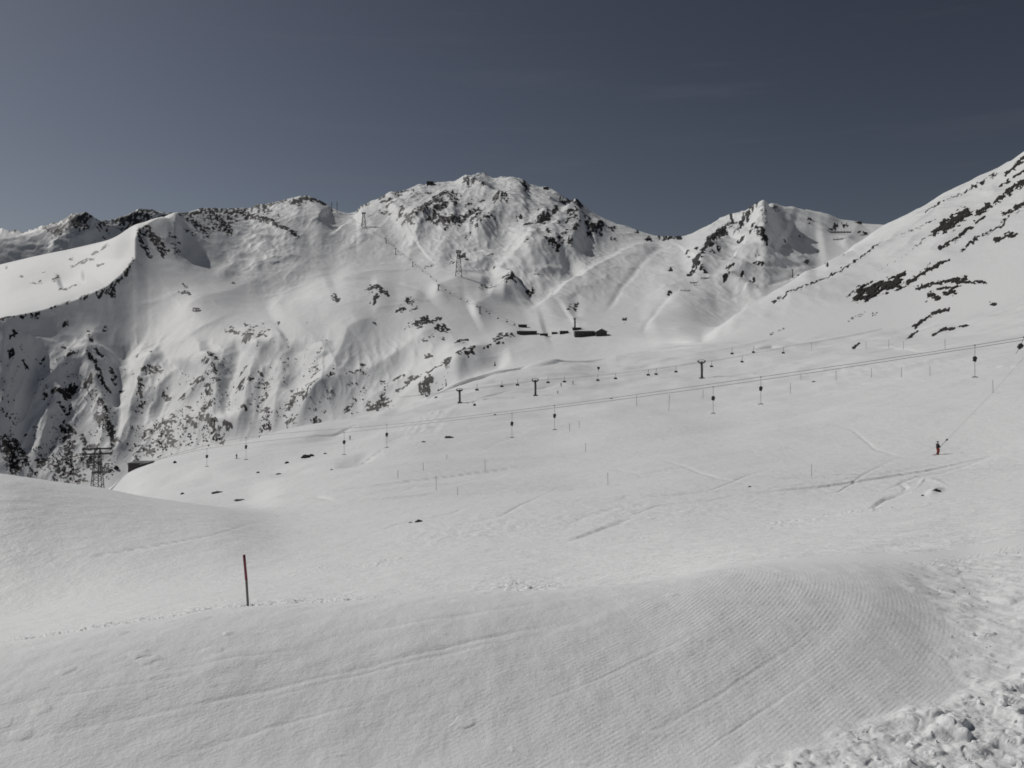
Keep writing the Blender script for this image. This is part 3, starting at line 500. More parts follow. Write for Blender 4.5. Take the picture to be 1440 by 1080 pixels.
# ------------------------------------------------------------------ materials
def new_mat(name):
    m = bpy.data.materials.new(name); m.use_nodes = True
    nt = m.node_tree; b = nt.nodes['Principled BSDF']
    return m, nt, b
def node(nt, typ, **kw):
    n = nt.nodes.new(typ)
    for k_, v_ in kw.items(): setattr(n, k_, v_)
    return n
def mathn(nt, op, a, b=None, c=None, clamp=False):
    n = nt.nodes.new('ShaderNodeMath'); n.operation = op; n.use_clamp = clamp
    for i, v_ in enumerate((a, b, c)):
        if v_ is None: continue
        if isinstance(v_, (int, float)): n.inputs[i].default_value = v_
        else: nt.links.new(v_, n.inputs[i])
    return n.outputs[0]
SNOW = (0.80, 0.815, 0.82, 1)
def snow_rock(name, nscale, kn=0.9, near=False, rockcol=((0.006, 0.006, 0.007, 1), (0.030, 0.028, 0.027, 1))):
    m, nt, b = new_mat(name)
    L = nt.links
    b.inputs['Roughness'].default_value = 0.62
    b.inputs['Specular IOR Level'].default_value = 0.25
    geo = node(nt, 'ShaderNodeNewGeometry')
    if near:
        b.inputs['Base Color'].default_value = SNOW
        cord = node(nt, 'ShaderNodeAttribute', attribute_name='cord'); camp = node(nt, 'ShaderNodeAttribute', attribute_name='camp')
        ph = mathn(nt, 'MULTIPLY', cord.outputs['Fac'], 2 * math.pi / 0.034)
        sn = mathn(nt, 'SINE', ph)
        nz = node(nt, 'ShaderNodeTexNoise'); nz.inputs['Scale'].default_value = 9; nz.inputs['Detail'].default_value = 3
        L.new(geo.outputs['Position'], nz.inputs['Vector'])
        am = mathn(nt, 'MULTIPLY', camp.outputs['Fac'], mathn(nt, 'MULTIPLY_ADD', nz.outputs['Fac'], 3.4, -1.15, clamp=True))
        hgt = mathn(nt, 'MULTIPLY', mathn(nt, 'MULTIPLY', sn, am), 0.0009)
        gn = node(nt, 'ShaderNodeTexNoise'); gn.inputs['Scale'].default_value = 38; gn.inputs['Detail'].default_value = 4; gn.inputs['Roughness'].default_value = 0.65
        L.new(geo.outputs['Position'], gn.inputs['Vector'])
        hh = mathn(nt, 'MULTIPLY_ADD', gn.outputs['Fac'], 0.0055, hgt)
        bp = node(nt, 'ShaderNodeBump'); bp.inputs['Strength'].default_value = 1.0; bp.inputs['Distance'].default_value = 1.0
        L.new(hh, bp.inputs['Height']); L.new(bp.outputs['Normal'], b.inputs['Normal'])
        return m
    at = node(nt, 'ShaderNodeAttribute', attribute_name='rock')
    nz = node(nt, 'ShaderNodeTexNoise'); nz.inputs['Scale'].default_value = nscale; nz.inputs['Detail'].default_value = 6; nz.inputs['Roughness'].default_value = 0.68
    L.new(geo.outputs['Position'], nz.inputs['Vector'])
    s = mathn(nt, 'MULTIPLY_ADD', mathn(nt, 'SUBTRACT', nz.outputs['Fac'], 0.5), kn * 2, mathn(nt, 'SUBTRACT', at.outputs['Fac'], 0.44))
    # no rock where the field is zero
    gate = mathn(nt, 'MULTIPLY', at.outputs['Fac'], 8, clamp=True)
    s = mathn(nt, 'MULTIPLY', mathn(nt, 'MULTIPLY', s, 6, clamp=True), gate)
    rn = node(nt, 'ShaderNodeTexNoise'); rn.inputs['Scale'].default_value = nscale * 3; rn.inputs['Detail'].default_value = 5
    L.new(geo.outputs['Position'], rn.inputs['Vector'])
    cr = node(nt, 'ShaderNodeMix', data_type='RGBA'); cr.inputs[6].default_value = rockcol[0]; cr.inputs[7].default_value = rockcol[1]
    L.new(rn.outputs['Fac'], cr.inputs[0])
    mx = node(nt, 'ShaderNodeMix', data_type='RGBA'); mx.inputs[6].default_value = SNOW
    L.new(s, mx.inputs[0]); L.new(cr.outputs[2], mx.inputs[7]); L.new(mx.outputs[2], b.inputs['Base Color'])
    bp = node(nt, 'ShaderNodeBump'); bp.inputs['Strength'].default_value = 0.35; bp.inputs['Distance'].default_value = 1.2
    L.new(nz.outputs['Fac'], bp.inputs['Height']); L.new(bp.outputs['Normal'], b.inputs['Normal'])
    return m
def plain(name, col, rough=0.6, metal=0.0, var=0.25, scale=6.0):
    m, nt, b = new_mat(name)
    nz = node(nt, 'ShaderNodeTexNoise'); nz.inputs['Scale'].default_value = scale; nz.inputs['Detail'].default_value = 4
    tc = node(nt, 'ShaderNodeTexCoord'); nt.links.new(tc.outputs['Object'], nz.inputs['Vector'])
    mx = node(nt, 'ShaderNodeMix', data_type='RGBA')
    mx.inputs[6].default_value = tuple(c * (1 - var) for c in col[:3]) + (1,); mx.inputs[7].default_value = tuple(min(1, c * (1 + var)) for c in col[:3]) + (1,)
    nt.links.new(nz.outputs['Fac'], mx.inputs[0]); nt.links.new(mx.outputs[2], b.inputs['Base Color'])
    b.inputs['Roughness'].default_value = rough; b.inputs['Metallic'].default_value = metal
    return m
M_near = snow_rock('groomed_snow', 1, near=True)
M_mid = snow_rock('slope_snow', 0.35, 0.8)
M_mtn = snow_rock('mountain_snow_and_rock', 0.16, 0.95)
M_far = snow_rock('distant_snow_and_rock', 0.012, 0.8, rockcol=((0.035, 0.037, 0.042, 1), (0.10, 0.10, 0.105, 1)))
M_right = snow_rock('turf_and_snow', 0.5, 0.8, rockcol=((0.008, 0.007, 0.006, 1), (0.028, 0.025, 0.020, 1)))

def strip(name, P3, mat):
    nr, nc = P3.shape[:2]
    idx = np.arange(nr * nc).reshape(nr, nc)
    q = np.stack([idx[:-1, :-1], idx[:-1, 1:], idx[1:, 1:], idx[1:, :-1]], axis=-1).reshape(-1, 4)
    me = bpy.data.meshes.new(name); me.from_pydata(P3.reshape(-1, 3).tolist(), [], q.tolist()); me.update()
    me.polygons.foreach_set('use_smooth', np.ones(len(q), bool)); me.materials.append(mat)
    o = bpy.data.objects.new(name, me); COL.objects.link(o); o['kind'] = 'structure'
# the snow beside and behind the stand point
jj = np.arange(0, ROW_START[5], 3)
dd_ = np.concatenate([[0], np.geomspace(0.15, 60, 40)])
Lf = pts[jj, 0][:, None, :] - dd_[None, ::-1, None] * np.array([1.0, 0, 0.05]); Rt = pts[jj, -1][:, None, :] + dd_[None, :, None] * np.array([1.0, 0, 0.05])
Lf[..., 2] -= DH[jj, 0][:, None] * (1 - np.exp(-dd_[None, ::-1] / 0.4)); Rt[..., 2] -= DH[jj, -1][:, None] * (1 - np.exp(-dd_[None, :] / 0.4))
strip('snow_slope', Lf, M_near); strip('snow_slope', Rt, M_near)
b_ = np.concatenate([Lf[0][:-1], pts[0, ::20], pts[0, -1:], Rt[0][1:]], axis=0)
strip('snow_slope', b_[None, :, :] + np.concatenate([[0], np.geomspace(0.15, 40, 30)])[::-1, None, None] * np.array([0, -1.0, 0.06]), M_near)

cR = int((985 - px[0]) / DPX)
RS = ROW_START
sheet('piste', 0, RS[3], 0, NC - 1, M_near)
sheet('lower_track', RS[3], RS[4], 0, NC - 1, M_mid)
sheet('snow_slope', RS[4], RS[9], 0, NC - 1, M_mid)
sheet('mountain', RS[9], RS[13], 0, cR, M_mtn)
sheet('hillside', RS[9], RS[11], cR, NC - 1, M_right)
sheet('mountain_peak', RS[11], RS[13], cR, NC - 1, M_mtn)
sheet('distant_mountains', RS[13], NR - 1, 0, NC - 1, M_far)

# ------------------------------------------------------------------ sun, sky, camera
SUN_AZ = math.radians(-58)      # from straight ahead, to the left
SUN_EL = math.radians(42)
sd = Vector((math.sin(SUN_AZ) * math.cos(SUN_EL), math.cos(SUN_AZ) * math.cos(SUN_EL), math.sin(SUN_EL)))
ld = bpy.data.lights.new('sun', 'SUN'); ld.energy = 4.6; ld.angle = math.radians(0.53); ld.color = (1.0, 0.97, 0.925)
lo = bpy.data.objects.new('sun', ld); COL.objects.link(lo)
lo.rotation_euler = (-sd).to_track_quat('-Z', 'Y').to_euler()
w = bpy.data.worlds.new('World'); scene.world = w; w.use_nodes = True
nt = w.node_tree; bg = nt.nodes['Background']
sky = nt.nodes.new('ShaderNodeTexSky'); sky.sky_type = 'NISHITA'; sky.sun_disc = False
sky.sun_elevation = SUN_EL; sky.sun_rotation = SUN_AZ
sky.altitude = 2400; sky.air_density = 1.0; sky.dust_density = 6.0; sky.ozone_density = 1.0
hs = nt.nodes.new('ShaderNodeHueSaturation'); hs.inputs['Saturation'].default_value = 0.57; hs.inputs['Value'].default_value = 0.385
gm = nt.nodes.new('ShaderNodeGamma'); gm.inputs['Gamma'].default_value = 1.5
nt.links.new(sky.outputs[0], gm.inputs['Color']); nt.links.new(gm.outputs[0], hs.inputs['Color'])
# faint high cirrus
tc = nt.nodes.new('ShaderNodeTexCoord'); mp = nt.nodes.new('ShaderNodeMapping'); mp.inputs['Scale'].default_value = (2.2, 2.2, 26); mp.inputs['Rotation'].default_value = (0, 0.06, 0)
cn = nt.nodes.new('ShaderNodeTexNoise'); cn.inputs['Scale'].default_value = 1.6; cn.inputs['Detail'].default_value = 5; cn.inputs['Roughness'].default_value = 0.55
cr = nt.nodes.new('ShaderNodeMapRange'); cr.inputs['From Min'].default_value = 0.57; cr.inputs['From Max'].default_value = 0.85; cr.inputs['To Max'].default_value = 0.11
cm = nt.nodes.new('ShaderNodeMix'); cm.data_type = 'RGBA'; cm.inputs[7].default_value = (6.5, 6.9, 7.2, 1)
nt.links.new(tc.outputs['Generated'], mp.inputs['Vector']); nt.links.new(mp.outputs[0], cn.inputs['Vector']); nt.links.new(cn.outputs['Fac'], cr.inputs['Value'])
nt.links.new(cr.outputs[0], cm.inputs[0]); nt.links.new(hs.outputs[0], cm.inputs[6])
nt.links.new(cm.outputs[2], bg.inputs['Color']); bg.inputs['Strength'].default_value = 0.05
vs = scene.view_settings
scene.display_settings.display_device = 'sRGB'
vs.view_transform = 'Standard'; vs.look = 'None'; vs.exposure = -0.99; vs.gamma = 1.0; vs.use_curve_mapping = False
cam = bpy.data.cameras.new('camera'); co = bpy.data.objects.new('camera', cam); COL.objects.link(co)
co.location = (0, 0, 0); co.rotation_euler = (math.radians(90), 0, 0)
cam.sensor_width = 36; cam.lens = 36 * F / 1440; cam.shift_y = -60 / 1440
cam.clip_start = 0.1; cam.clip_end = 20000
scene.camera = co
scene.cycles.filter_width = 1.7
# ================================================================== things
M_steel = plain('weathered_steel', (0.11, 0.113, 0.117), 0.55, 0.3)
M_grey = plain('galvanised_steel', (0.10, 0.105, 0.11), 0.5, 0.4)
M_cable = plain('steel_cable', (0.3, 0.3, 0.305), 0.5, 0.3)
M_dark = plain('dark_paint', (0.042, 0.043, 0.045), 0.5)
M_timber = plain('dark_timber', (0.075, 0.066, 0.058), 0.8, 0, 0.35, 3)
M_glass = plain('window_glass', (0.02, 0.024, 0.028), 0.12, 0, 0.1)
M_roofsnow = plain('roof_snow', (0.8, 0.81, 0.82), 0.6, 0, 0.02)
M_concrete = plain('concrete', (0.22, 0.22, 0.21), 0.85)
M_red = plain('dark_red_sleeve', (0.17, 0.022, 0.04), 0.5, 0, 0.3, 30)
M_bam = plain('grey_pole_wood', (0.13, 0.125, 0.11), 0.7, 0, 0.3, 30)
M_polegrey = plain('thin_pole_grey', (0.16, 0.16, 0.155), 0.7)
M_jacket = plain('black_jacket', (0.012, 0.012, 0.014), 0.7, 0, 0.3, 20)
M_pants = plain('dark_red_trousers', (0.26, 0.03, 0.015), 0.7, 0, 0.3, 20)
M_skin = plain('skin', (0.35, 0.2, 0.14), 0.6, 0, 0.1)
M_ski = plain('ski_orange', (0.30, 0.06, 0.02), 0.4, 0, 0.2)
M_rock = plain('dark_rock', (0.032, 0.030, 0.028), 0.9, 0, 0.6, 2.0)
M_turf = plain('bare_turf_and_rock', (0.022, 0.019, 0.015), 0.95, 0, 0.6, 0.8)
M_shrub = plain('shrub_twigs', (0.016, 0.016, 0.014), 0.95, 0, 0.5, 0.5)

class MB:
    def __init__(self): self.v = []; self.f = []
    def add(self, vs, fs):
        n = len(self.v); self.v += [tuple(p) for p in vs]; self.f += [tuple(i + n for i in f) for f in fs]
    def box(self, c, s, mat=None):
        x, y, z = s[0] / 2, s[1] / 2, s[2] / 2
        vs = [Vector((a * x, b * y, d * z)) for d in (-1, 1) for a, b in ((-1, -1), (1, -1), (1, 1), (-1, 1))]
        if mat is not None: vs = [mat @ p for p in vs]
        vs = [p + Vector(c) for p in vs]
        self.add(vs, [(3, 2, 1, 0), (4, 5, 6, 7), (0, 1, 5, 4), (1, 2, 6, 5), (2, 3, 7, 6), (3, 0, 4, 7)]); return self
    def tube(self, pts_, r, n=6, r2=None):
        pts_ = [Vector(p) for p in pts_]; m = len(pts_); vs = []; fs = []
        for i, p in enumerate(pts_):
            t = (pts_[min(i + 1, m - 1)] - pts_[max(i - 1, 0)]).normalized()
            a = t.cross(Vector((0, 0, 1)))
            if a.length < 1e-3: a = Vector((1, 0, 0))
            a.normalize(); b = t.cross(a)
            rr = r if r2 is None else r + (r2 - r) * i / (m - 1)
            vs += [p + (a * math.cos(2 * math.pi * k / n) + b * math.sin(2 * math.pi * k / n)) * rr for k in range(n)]
        for i in range(m - 1):
            for k in range(n):
                fs.append((i * n + k, i * n + (k + 1) % n, (i + 1) * n + (k + 1) % n, (i + 1) * n + k))
        fs.append(tuple(range(n - 1, -1, -1))); fs.append(tuple((m - 1) * n + k for k in range(n)))
        self.add(vs, fs); return self
    def prism(self, poly, y0, y1):
        """outline in x,z pushed from y0 to y1"""
        n = len(poly)
        vs = [(x, y0, z) for x, z in poly] + [(x, y1, z) for x, z in poly]
        fs = [tuple(range(n)), tuple(range(2 * n - 1, n - 1, -1))] + [(i, i + n, (i + 1) % n + n, (i + 1) % n) for i in range(n)]
        self.add(vs, fs); return self
    def wheel(self, c, r, w, axis, n=12):
        c = Vector(c); ax = Vector(axis).normalized()
        self.tube([c - ax * w / 2, c + ax * w / 2], r, n); return self
    def build(self, name, mat, parent=None, smooth=False):
        me = bpy.data.meshes.new(name); me.from_pydata(self.v, [], self.f); me.update()
        if smooth: me.polygons.foreach_set('use_smooth', [True] * len(me.polygons))
        me.materials.append(mat)
        o = bpy.data.objects.new(name, me); COL.objects.link(o)
        if parent: o.parent = parent
        return o
def tag(o, label, cat, group=None):
    o['label'] = label; o['category'] = cat
    if group: o['group'] = group
    return o
def thing(name, loc, label, cat, group=None, rz=0.0):
    o = bpy.data.objects.new(name, None); COL.objects.link(o)
    o.location = loc; o.rotation_euler = (0, 0, rz); o.empty_display_size = 0.5
    return tag(o, label, cat, group)
KIDS = {}
def copy_tree(o, parent=None):
    c = o.copy(); COL.objects.link(c); c.parent = parent
    for ch in [k for k in bpy.data.objects if k.parent == o]: copy_tree(ch, c)
    return c
ORD = ['first', 'second', 'third', 'fourth', 'fifth', 'sixth', 'seventh', 'eighth', 'ninth', 'tenth', 'eleventh', 'twelfth', 'thirteenth', 'fourteenth', 'fifteenth', 'sixteenth', 'seventeenth', 'eighteenth', 'nineteenth', 'twentieth', 'twenty-first', 'twenty-second', 'twenty-third', 'twenty-fourth', 'twenty-fifth', 'twenty-sixth', 'twenty-seventh', 'twenty-eighth', 'twenty-ninth', 'thirtieth', 'thirty-first', 'thirty-second', 'thirty-third', 'thirty-fourth']

# ------------------------------------------------------------------ red-topped piste marker pole
b0 = ground(350, 852.5); b0 = ground_at(350, max(b0.y, 18.2) + 0.15)
t = thing('piste_marker_pole', b0, 'piste marker pole with dark red top sleeve, at the edge of the groomed run', 'marker pole')
d = b0.y / F
top = Vector((-5.5 * d, -0.06, 74 * d))
MB().tube([(0, 0, -0.3), top * 0.5, top], 0.027, 10).build('pole', M_bam, t, True)
MB().tube([top * 0.53, top * 0.9, top * 1.012], 0.031, 12).build('sleeve', M_red, t, True)
m = MB()
for k in range(9):
    a = k * 0.7; r = 0.10 + 0.05 * (k % 3)
    m.tube([(r * math.cos(a), r * math.sin(a), -0.06), (r * math.cos(a) * 0.8, r * math.sin(a) * 0.8, 0.03 + 0.02 * (k % 2))], 0.05, 6, 0.015)
m.build('snow_collar', M_roofsnow, t, True)

# ------------------------------------------------------------------ slim marker poles
def slim(x, yt, yb, label, grp):
    g = ground(x, yb); dd = g.y / F
    h = max(1.0, (yb - yt) * dd); r = min(max(0.014, 0.27 * dd), 0.07)
    t = thing('marker_pole', g, label, 'marker pole', grp)
    MB().tube([(0, 0, -0.3), (random.uniform(-.04, .04) * h, 0, h)], r, 8).build('pole', M_polegrey, t, True)
    MB().tube([(0, 0, -0.02), (0, 0, 0.05 * h)], r * 1.8, 8, r * 1.1).build('foot', M_polegrey, t, True)
lab = 'thin marker pole '
for x, yt, yb, l in [
    (1141, 653, 671, 'standing alone on the open slope left of the rope-towed skier'),
    (855, 666, 683, 'standing alone up the slope to the right of the lone dark rock'),
    (823, 624, 637, 'with a short shadow, below the tow bar pair in mid slope'),
    (682, 648, 662, 'rightmost of its cluster, below the middle tow bar pair'),
    (643, 686, 697, 'lowest of the cluster above the small dark rock in the snow'),
    (613, 670, 690, 'taller one just left of the lowest pole of its cluster'),
    (595, 652, 663, 'uppermost of the cluster under the tow lift, left of centre'),
    (560, 662, 674, 'leftmost of the cluster above the small dark rock'),
    (629, 641, 647, 'very short, above the cluster under the tow lift'),
]: slim(x, yt, yb, lab + l, 'poles scattered on the slope under the tow lift')
for i, (x, yt, yb) in enumerate([(1111, 540, 555), (1127, 527, 536), (1176, 524, 537), (1225, 520, 533), (1267, 517, 531), (1308, 515, 529)]):
    slim(x, yt, yb, lab + ORD[i] + ' from the left in the row under the tow cables', 'row of poles under the tow cables')
for i, (x, yt, yb) in enumerate([(1142, 482, 493), (1218, 480, 491), (1250, 478, 490), (1271, 480, 491), (1329, 477, 491)]):
    slim(x, yt, yb, lab + ORD[i] + ' from the left in the row above the tow cables', 'row of poles above the tow cables')
for x, yt, yb, l in [(941, 557, 580, 'tall, left of the tow bar under the tallest tower'), (895, 556, 571, 'left of the tall pole below the tow cables'), (988, 550, 562, 'beside the tow bar beneath the tallest chairlift tower'),
                     (801, 597, 608, 'left one of two close together beside the middle tow bars'), (815, 592, 602, 'right one of two close together beside the middle tow bars'), (1397, 535, 553, 'below the rightmost hanging tow bar')]:
    slim(x, yt, yb, lab + l, 'poles near the tow cables')

# ------------------------------------------------------------------ drag lift: cables, tow bars, lower station
cabB = [(196, 653), (291, 631), (484, 608.5), (720, 581), (1003, 544), (1370, 489), (1440, 478), (1560, 459), (1720, 434)]
cabA = [(203, 650), (346, 615), (544, 597.5), (780, 570), (1070, 530), (1370, 485.5), (1440, 474), (1560, 454), (1720, 428)]
def cab_y(tab, x): return float(pchip1([p[0] for p in tab], [p[1] for p in tab], np.array([float(x)]))[0])
def cab_pt(tab, base, x):
    s = (x - PX0) / F; yy = base / (1 + 0.55 * s)
    return sight(x, cab_y(tab, x), yy)
for tab, base, l in ((cabA, 122.8, 'upper of the two grey tow lift cables crossing the slope'), (cabB, 119.1, 'lower of the two grey tow lift cables crossing the slope')):
    o = MB().tube([cab_pt(tab, base, x) for x in np.linspace(tab[0][0], 1715, 90)], 0.034, 6).build('tow_cable', M_cable, None, True)
    tag(o, l, 'cable', 'tow lift cables')
def make_towbar(L):
    t = thing('tow_bar', (0, 0, 0), '', 'tow bar', 'tow bars hanging on the drag lift')
    MB().box((0, 0, 0.0), (0.16, 0.09, 0.12)).tube([(0, 0, 0.02), (0, 0, -0.40 * L)], 0.022, 6).build('cable_grip', M_steel, t)
    r = Matrix.Rotation(0.22, 3, 'Y')
    MB().wheel((0, 0, -0.41 * L), 0.23, 0.24, (0.1, 1, 0), 12).box((-0.02, 0, -0.47 * L), (0.36, 0.2, 0.34), r).build('spring_box', M_dark, t)
    MB().tube([(-0.02, 0, -0.45 * L), (0, 0, -L)], 0.024, 6).build('rod', M_steel, t, True)
    MB().tube([(-0.30, -0.12, -L - 0.04), (-0.1, -0.03, -L), (0.1, 0.03, -L), (0.30, 0.12, -L - 0.04)], 0.05, 8).build('cross_bar', M_dark, t, True)
    return t
proto = make_towbar(3.5)
first = True
for tab, base, x, yb, l in [
    (cabB, 119.1, 291, 656, 'lowest hanging tow bar, nearest the bottom of the drag lift'), (cabA, 122.8, 346, 646, 'tow bar just uphill of the lowest one, above the small skier'),
    (cabB, 119.1, 484, 639, 'left tow bar of the pair hanging in front of the ravine edge'), (cabA, 122.8, 544, 629, 'right tow bar of the pair hanging in front of the ravine edge'),
    (cabB, 119.1, 720, 615, 'left tow bar of the middle pair, below the chairlift towers'), (cabA, 122.8, 780, 604, 'right tow bar of the middle pair, below the chairlift towers'),
    (cabB, 119.1, 1003, 581, 'tow bar hanging under the tallest chairlift tower'), (cabA, 122.8, 1070, 568, 'tow bar hanging to the right of the tallest chairlift tower'),
    (cabA, 122.8, 1371, 530, 'long tow bar hanging above the rope of the towed skier')]:
    o = proto if first else copy_tree(proto); first = False
    p = cab_pt(tab, base, x); o.location = p; o['label'] = l
    o.rotation_euler = (0, 0, random.uniform(-.4, .4))
    s = (yb - cab_y(tab, x)) / F * p.y / 3.5
    o.scale = (1, 1, s)
# the carrier in use at the right edge
p = cab_pt(cabA, 122.8, 1440)
t = thing('tow_bar', p, 'slanting tow bar box hauled along the cable at the right edge', 'tow bar', 'tow bars hanging on the drag lift')
MB().box((0, 0, 0), (0.16, 0.09, 0.12)).tube([(0, 0, 0), (-0.35, 0, -0.9)], 0.022).build('cable_grip', M_steel, t)
MB().box((-0.42, 0, -1.05), (0.62, 0.24, 0.4), Matrix.Rotation(-0.8, 3, 'Y')).wheel((-0.38, 0, -1.0), 0.26, 0.26, (0, 1, 0)).build('spring_box', M_dark, t)
MB().tube([(-0.45, 0, -1.1), (-1.0, -0.1, -1.9)], 0.022).build('rod', M_steel, t)

def house(name, x0, x1, ybase, hpx, depth, label, cat='building', roof='flat', grp=None, y_at=None, sink=1.0, mat=None, nwin=4, rz=0.0, top=None):
    xm = (x0 + x1) / 2
    g = ground(xm, ybase) if y_at is None else sight(xm, ybase, y_at)
    k = g.y / F; w = (x1 - x0) * k; h = hpx * k
    t = thing(name, g + Vector((0, depth / 2, 0)), label, cat, grp, rz)
    th = max(0.35, h * 0.16)
    if roof == 'flat':
        MB().box((0, 0, (h - th) / 2 - sink / 2), (w, depth, h - th + sink)).build('wall', mat or M_timber, t)
        MB().box((0, 0, h - th * 0.8), (w * 1.03 + 0.4, depth + 0.8, th * 0.4)).build('roof', M_dark, t)
        MB().box((0, 0.2, h - th * 0.35), (w * 1.02, depth + 0.5, th * 0.5)).build('roof_snow' if top is None else 'roof_deck', top or M_roofsnow, t)
        hw = h - th
    else:
        hw = h * 0.6
        MB().prism([(-w / 2, -sink), (w / 2, -sink), (w / 2, hw), (0, h), (-w / 2, hw)], -depth / 2, depth / 2).build('wall', mat or M_timber, t)
        e = th * 0.6
        MB().prism([(-w / 2 - e * 1.4, hw - e * 0.4), (-w / 2 - e * 1.4, hw + e * 0.3), (0, h + e), (w / 2 + e * 1.4, hw + e * 0.3), (w / 2 + e * 1.4, hw - e * 0.4), (0, h + 0.02)], -depth / 2 - e, depth / 2 + e).build('roof', M_roofsnow, t)
    for i in range(nwin):
        ww = w / (nwin * 1.7)
        f = MB().box((-w / 2 + (i + 0.5) * w / nwin, -depth / 2 - 0.03, hw * 0.52), (ww * 1.2, 0.12, hw * 0.5)).build('window', M_steel, t)
        MB().box((-w / 2 + (i + 0.5) * w / nwin, -depth / 2 - 0.1, hw * 0.52), (ww, 0.06, hw * 0.4)).build('pane', M_glass, f)
    return t
house('lift_hut', 180, 207, 661, 10, 6, 'dark low lift hut half hidden behind the snow edge below the tow lift', y_at=322, nwin=3, top=M_steel)
rg = 'buildings of the mountain station'
house('mountain_station', 809, 839, 473.5, 8.5, 16, 'long dark flat-roofed station building, largest at the mountain station', grp=rg, nwin=8)
house('gabled_house', 838, 853, 472.5, 10, 14, 'dark gabled house at the right end of the long station building', roof='gable', grp=rg, nwin=3)
house('lift_hut', 806, 818, 464.5, 4.0, 8, 'small dark hut at the foot of the single lift mast behind the station', grp=rg, nwin=2)
house('station_hut', 788, 800, 469.5, 4.5, 8, 'low dark hut left of the long station building, near the lift mast', grp=rg, nwin=3)
house('station_hut', 776, 784, 470, 3.0, 6, 'tiny hut in the middle of the gap between the station buildings', grp=rg, nwin=1)
house('station_hut', 760, 771, 472, 3.2, 6, 'tiny hut right beside the long left-hand lodge', grp=rg, nwin=2)
house('mountain_lodge', 727, 755, 471, 6.0, 14, 'long dark lodge under thick snow at the left end of the station', grp=rg, nwin=7)
house('station_hut', 729, 741, 460.5, 4.5, 10, 'small dark hut on the bank above the long left lodge', grp=rg, nwin=2)
rg = 'small buildings on the skyline and passes'
house('summit_hut', 600, 609, 260, 5.5, 18, 'dark square hut on the left shoulder of the main summit', grp=rg, nwin=2, sink=8)
house('summit_hut', 764.5, 772, 267.5, 3.8, 16, 'dark flat hut on the skyline right of the main summit', grp=rg, nwin=2, sink=8)
house('pass_hut', 908, 916, 338.5, 3.2, 16, 'small dark hut below the pass in the middle', grp=rg, nwin=2, sink=6)
house('lift_top_station', 1206, 1212, 315, 4.2, 14, 'dark hut on the skyline beside the right-hand slope', grp=rg, nwin=1, sink=6)
house('peak_hut', 1136, 1140, 309, 3.0, 8, 'tiny dark hut just below the ridge of the pointed right peak', grp=rg, nwin=1, sink=4)
house('lift_hut', 1132, 1137, 371.5, 3.0, 6, 'tiny dark hut on the road below the right peak', grp=rg, nwin=1, sink=4)

# ------------------------------------------------------------------ towers
def lift_tower(x, yt, yb, label, grp, arm=6.5, rad=0.42, name='chairlift_tower'):
    g = ground(x, yb); k = g.y / F; h = (yb - yt) * k
    t = thing(name, g, label, 'lift tower', grp, rz=0.12)
    MB().tube([(0, 0, -1), (0, 0, h * 0.55), (-0.02 * h, 0, h * 0.97)], rad * 1.15, 10, rad * 0.85).build('mast', M_steel, t, True)
    MB().box((0, 0, 0.1), (rad * 4.0, rad * 4.0, 0.9)).build('footing', M_concrete, t)
    xo = -0.02 * h
    MB().box((xo, 0, h * 0.90), (arm, 0.5, 0.55)).tube([(xo - arm / 2, 0, h * 0.9), (xo, 0, h * 0.8)], 0.16).tube([(xo + arm / 2, 0, h * 0.9), (xo, 0, h * 0.8)], 0.16).build('cross_arm', M_steel, t)
    for sgn in (-1, 1):
        m = MB(); m.box((xo + sgn * arm / 2, 0, h * 0.955), (0.4, 2.2, 0.3))
        for q in (-0.8, -0.27, 0.27, 0.8): m.wheel((xo + sgn * arm / 2, q, h * 0.99), 0.26, 0.22, (1, 0, 0), 10)
        m.build('sheave_train', M_grey, t)
    MB().tube([(xo - arm * .42, 0, h * 0.9), (xo - arm * .36, 0, h * 1.05), (xo + arm * .36, 0, h * 1.05), (xo + arm * .42, 0, h * 0.9)], 0.13).build('maintenance_frame', M_grey, t)
    return t
TG = 'towers of the near chairlift'
lift_tower(647, 547.5, 567, 'leftmost and shortest chairlift tower, near the ravine edge', TG, arm=3.0, rad=.55)
lift_tower(753, 534.5, 558, 'middle chairlift tower with a T-shaped head below the station', TG, arm=3.1, rad=.55)
lift_tower(987.5, 509, 534, 'tallest chairlift tower with a broad head, right of the other two', TG, arm=3.6, rad=.62)
lift_tower(809, 447, 463, 'single lift mast with a boxy head at the mountain station', 'mast at the mountain station', arm=3.4, rad=1.1, name='lift_mast')
lift_tower(1115, 379, 390.5, 'thin grey lift mast on the slope below the right peak', 'mast below the right peak', arm=3, rad=.9, name='lift_mast')

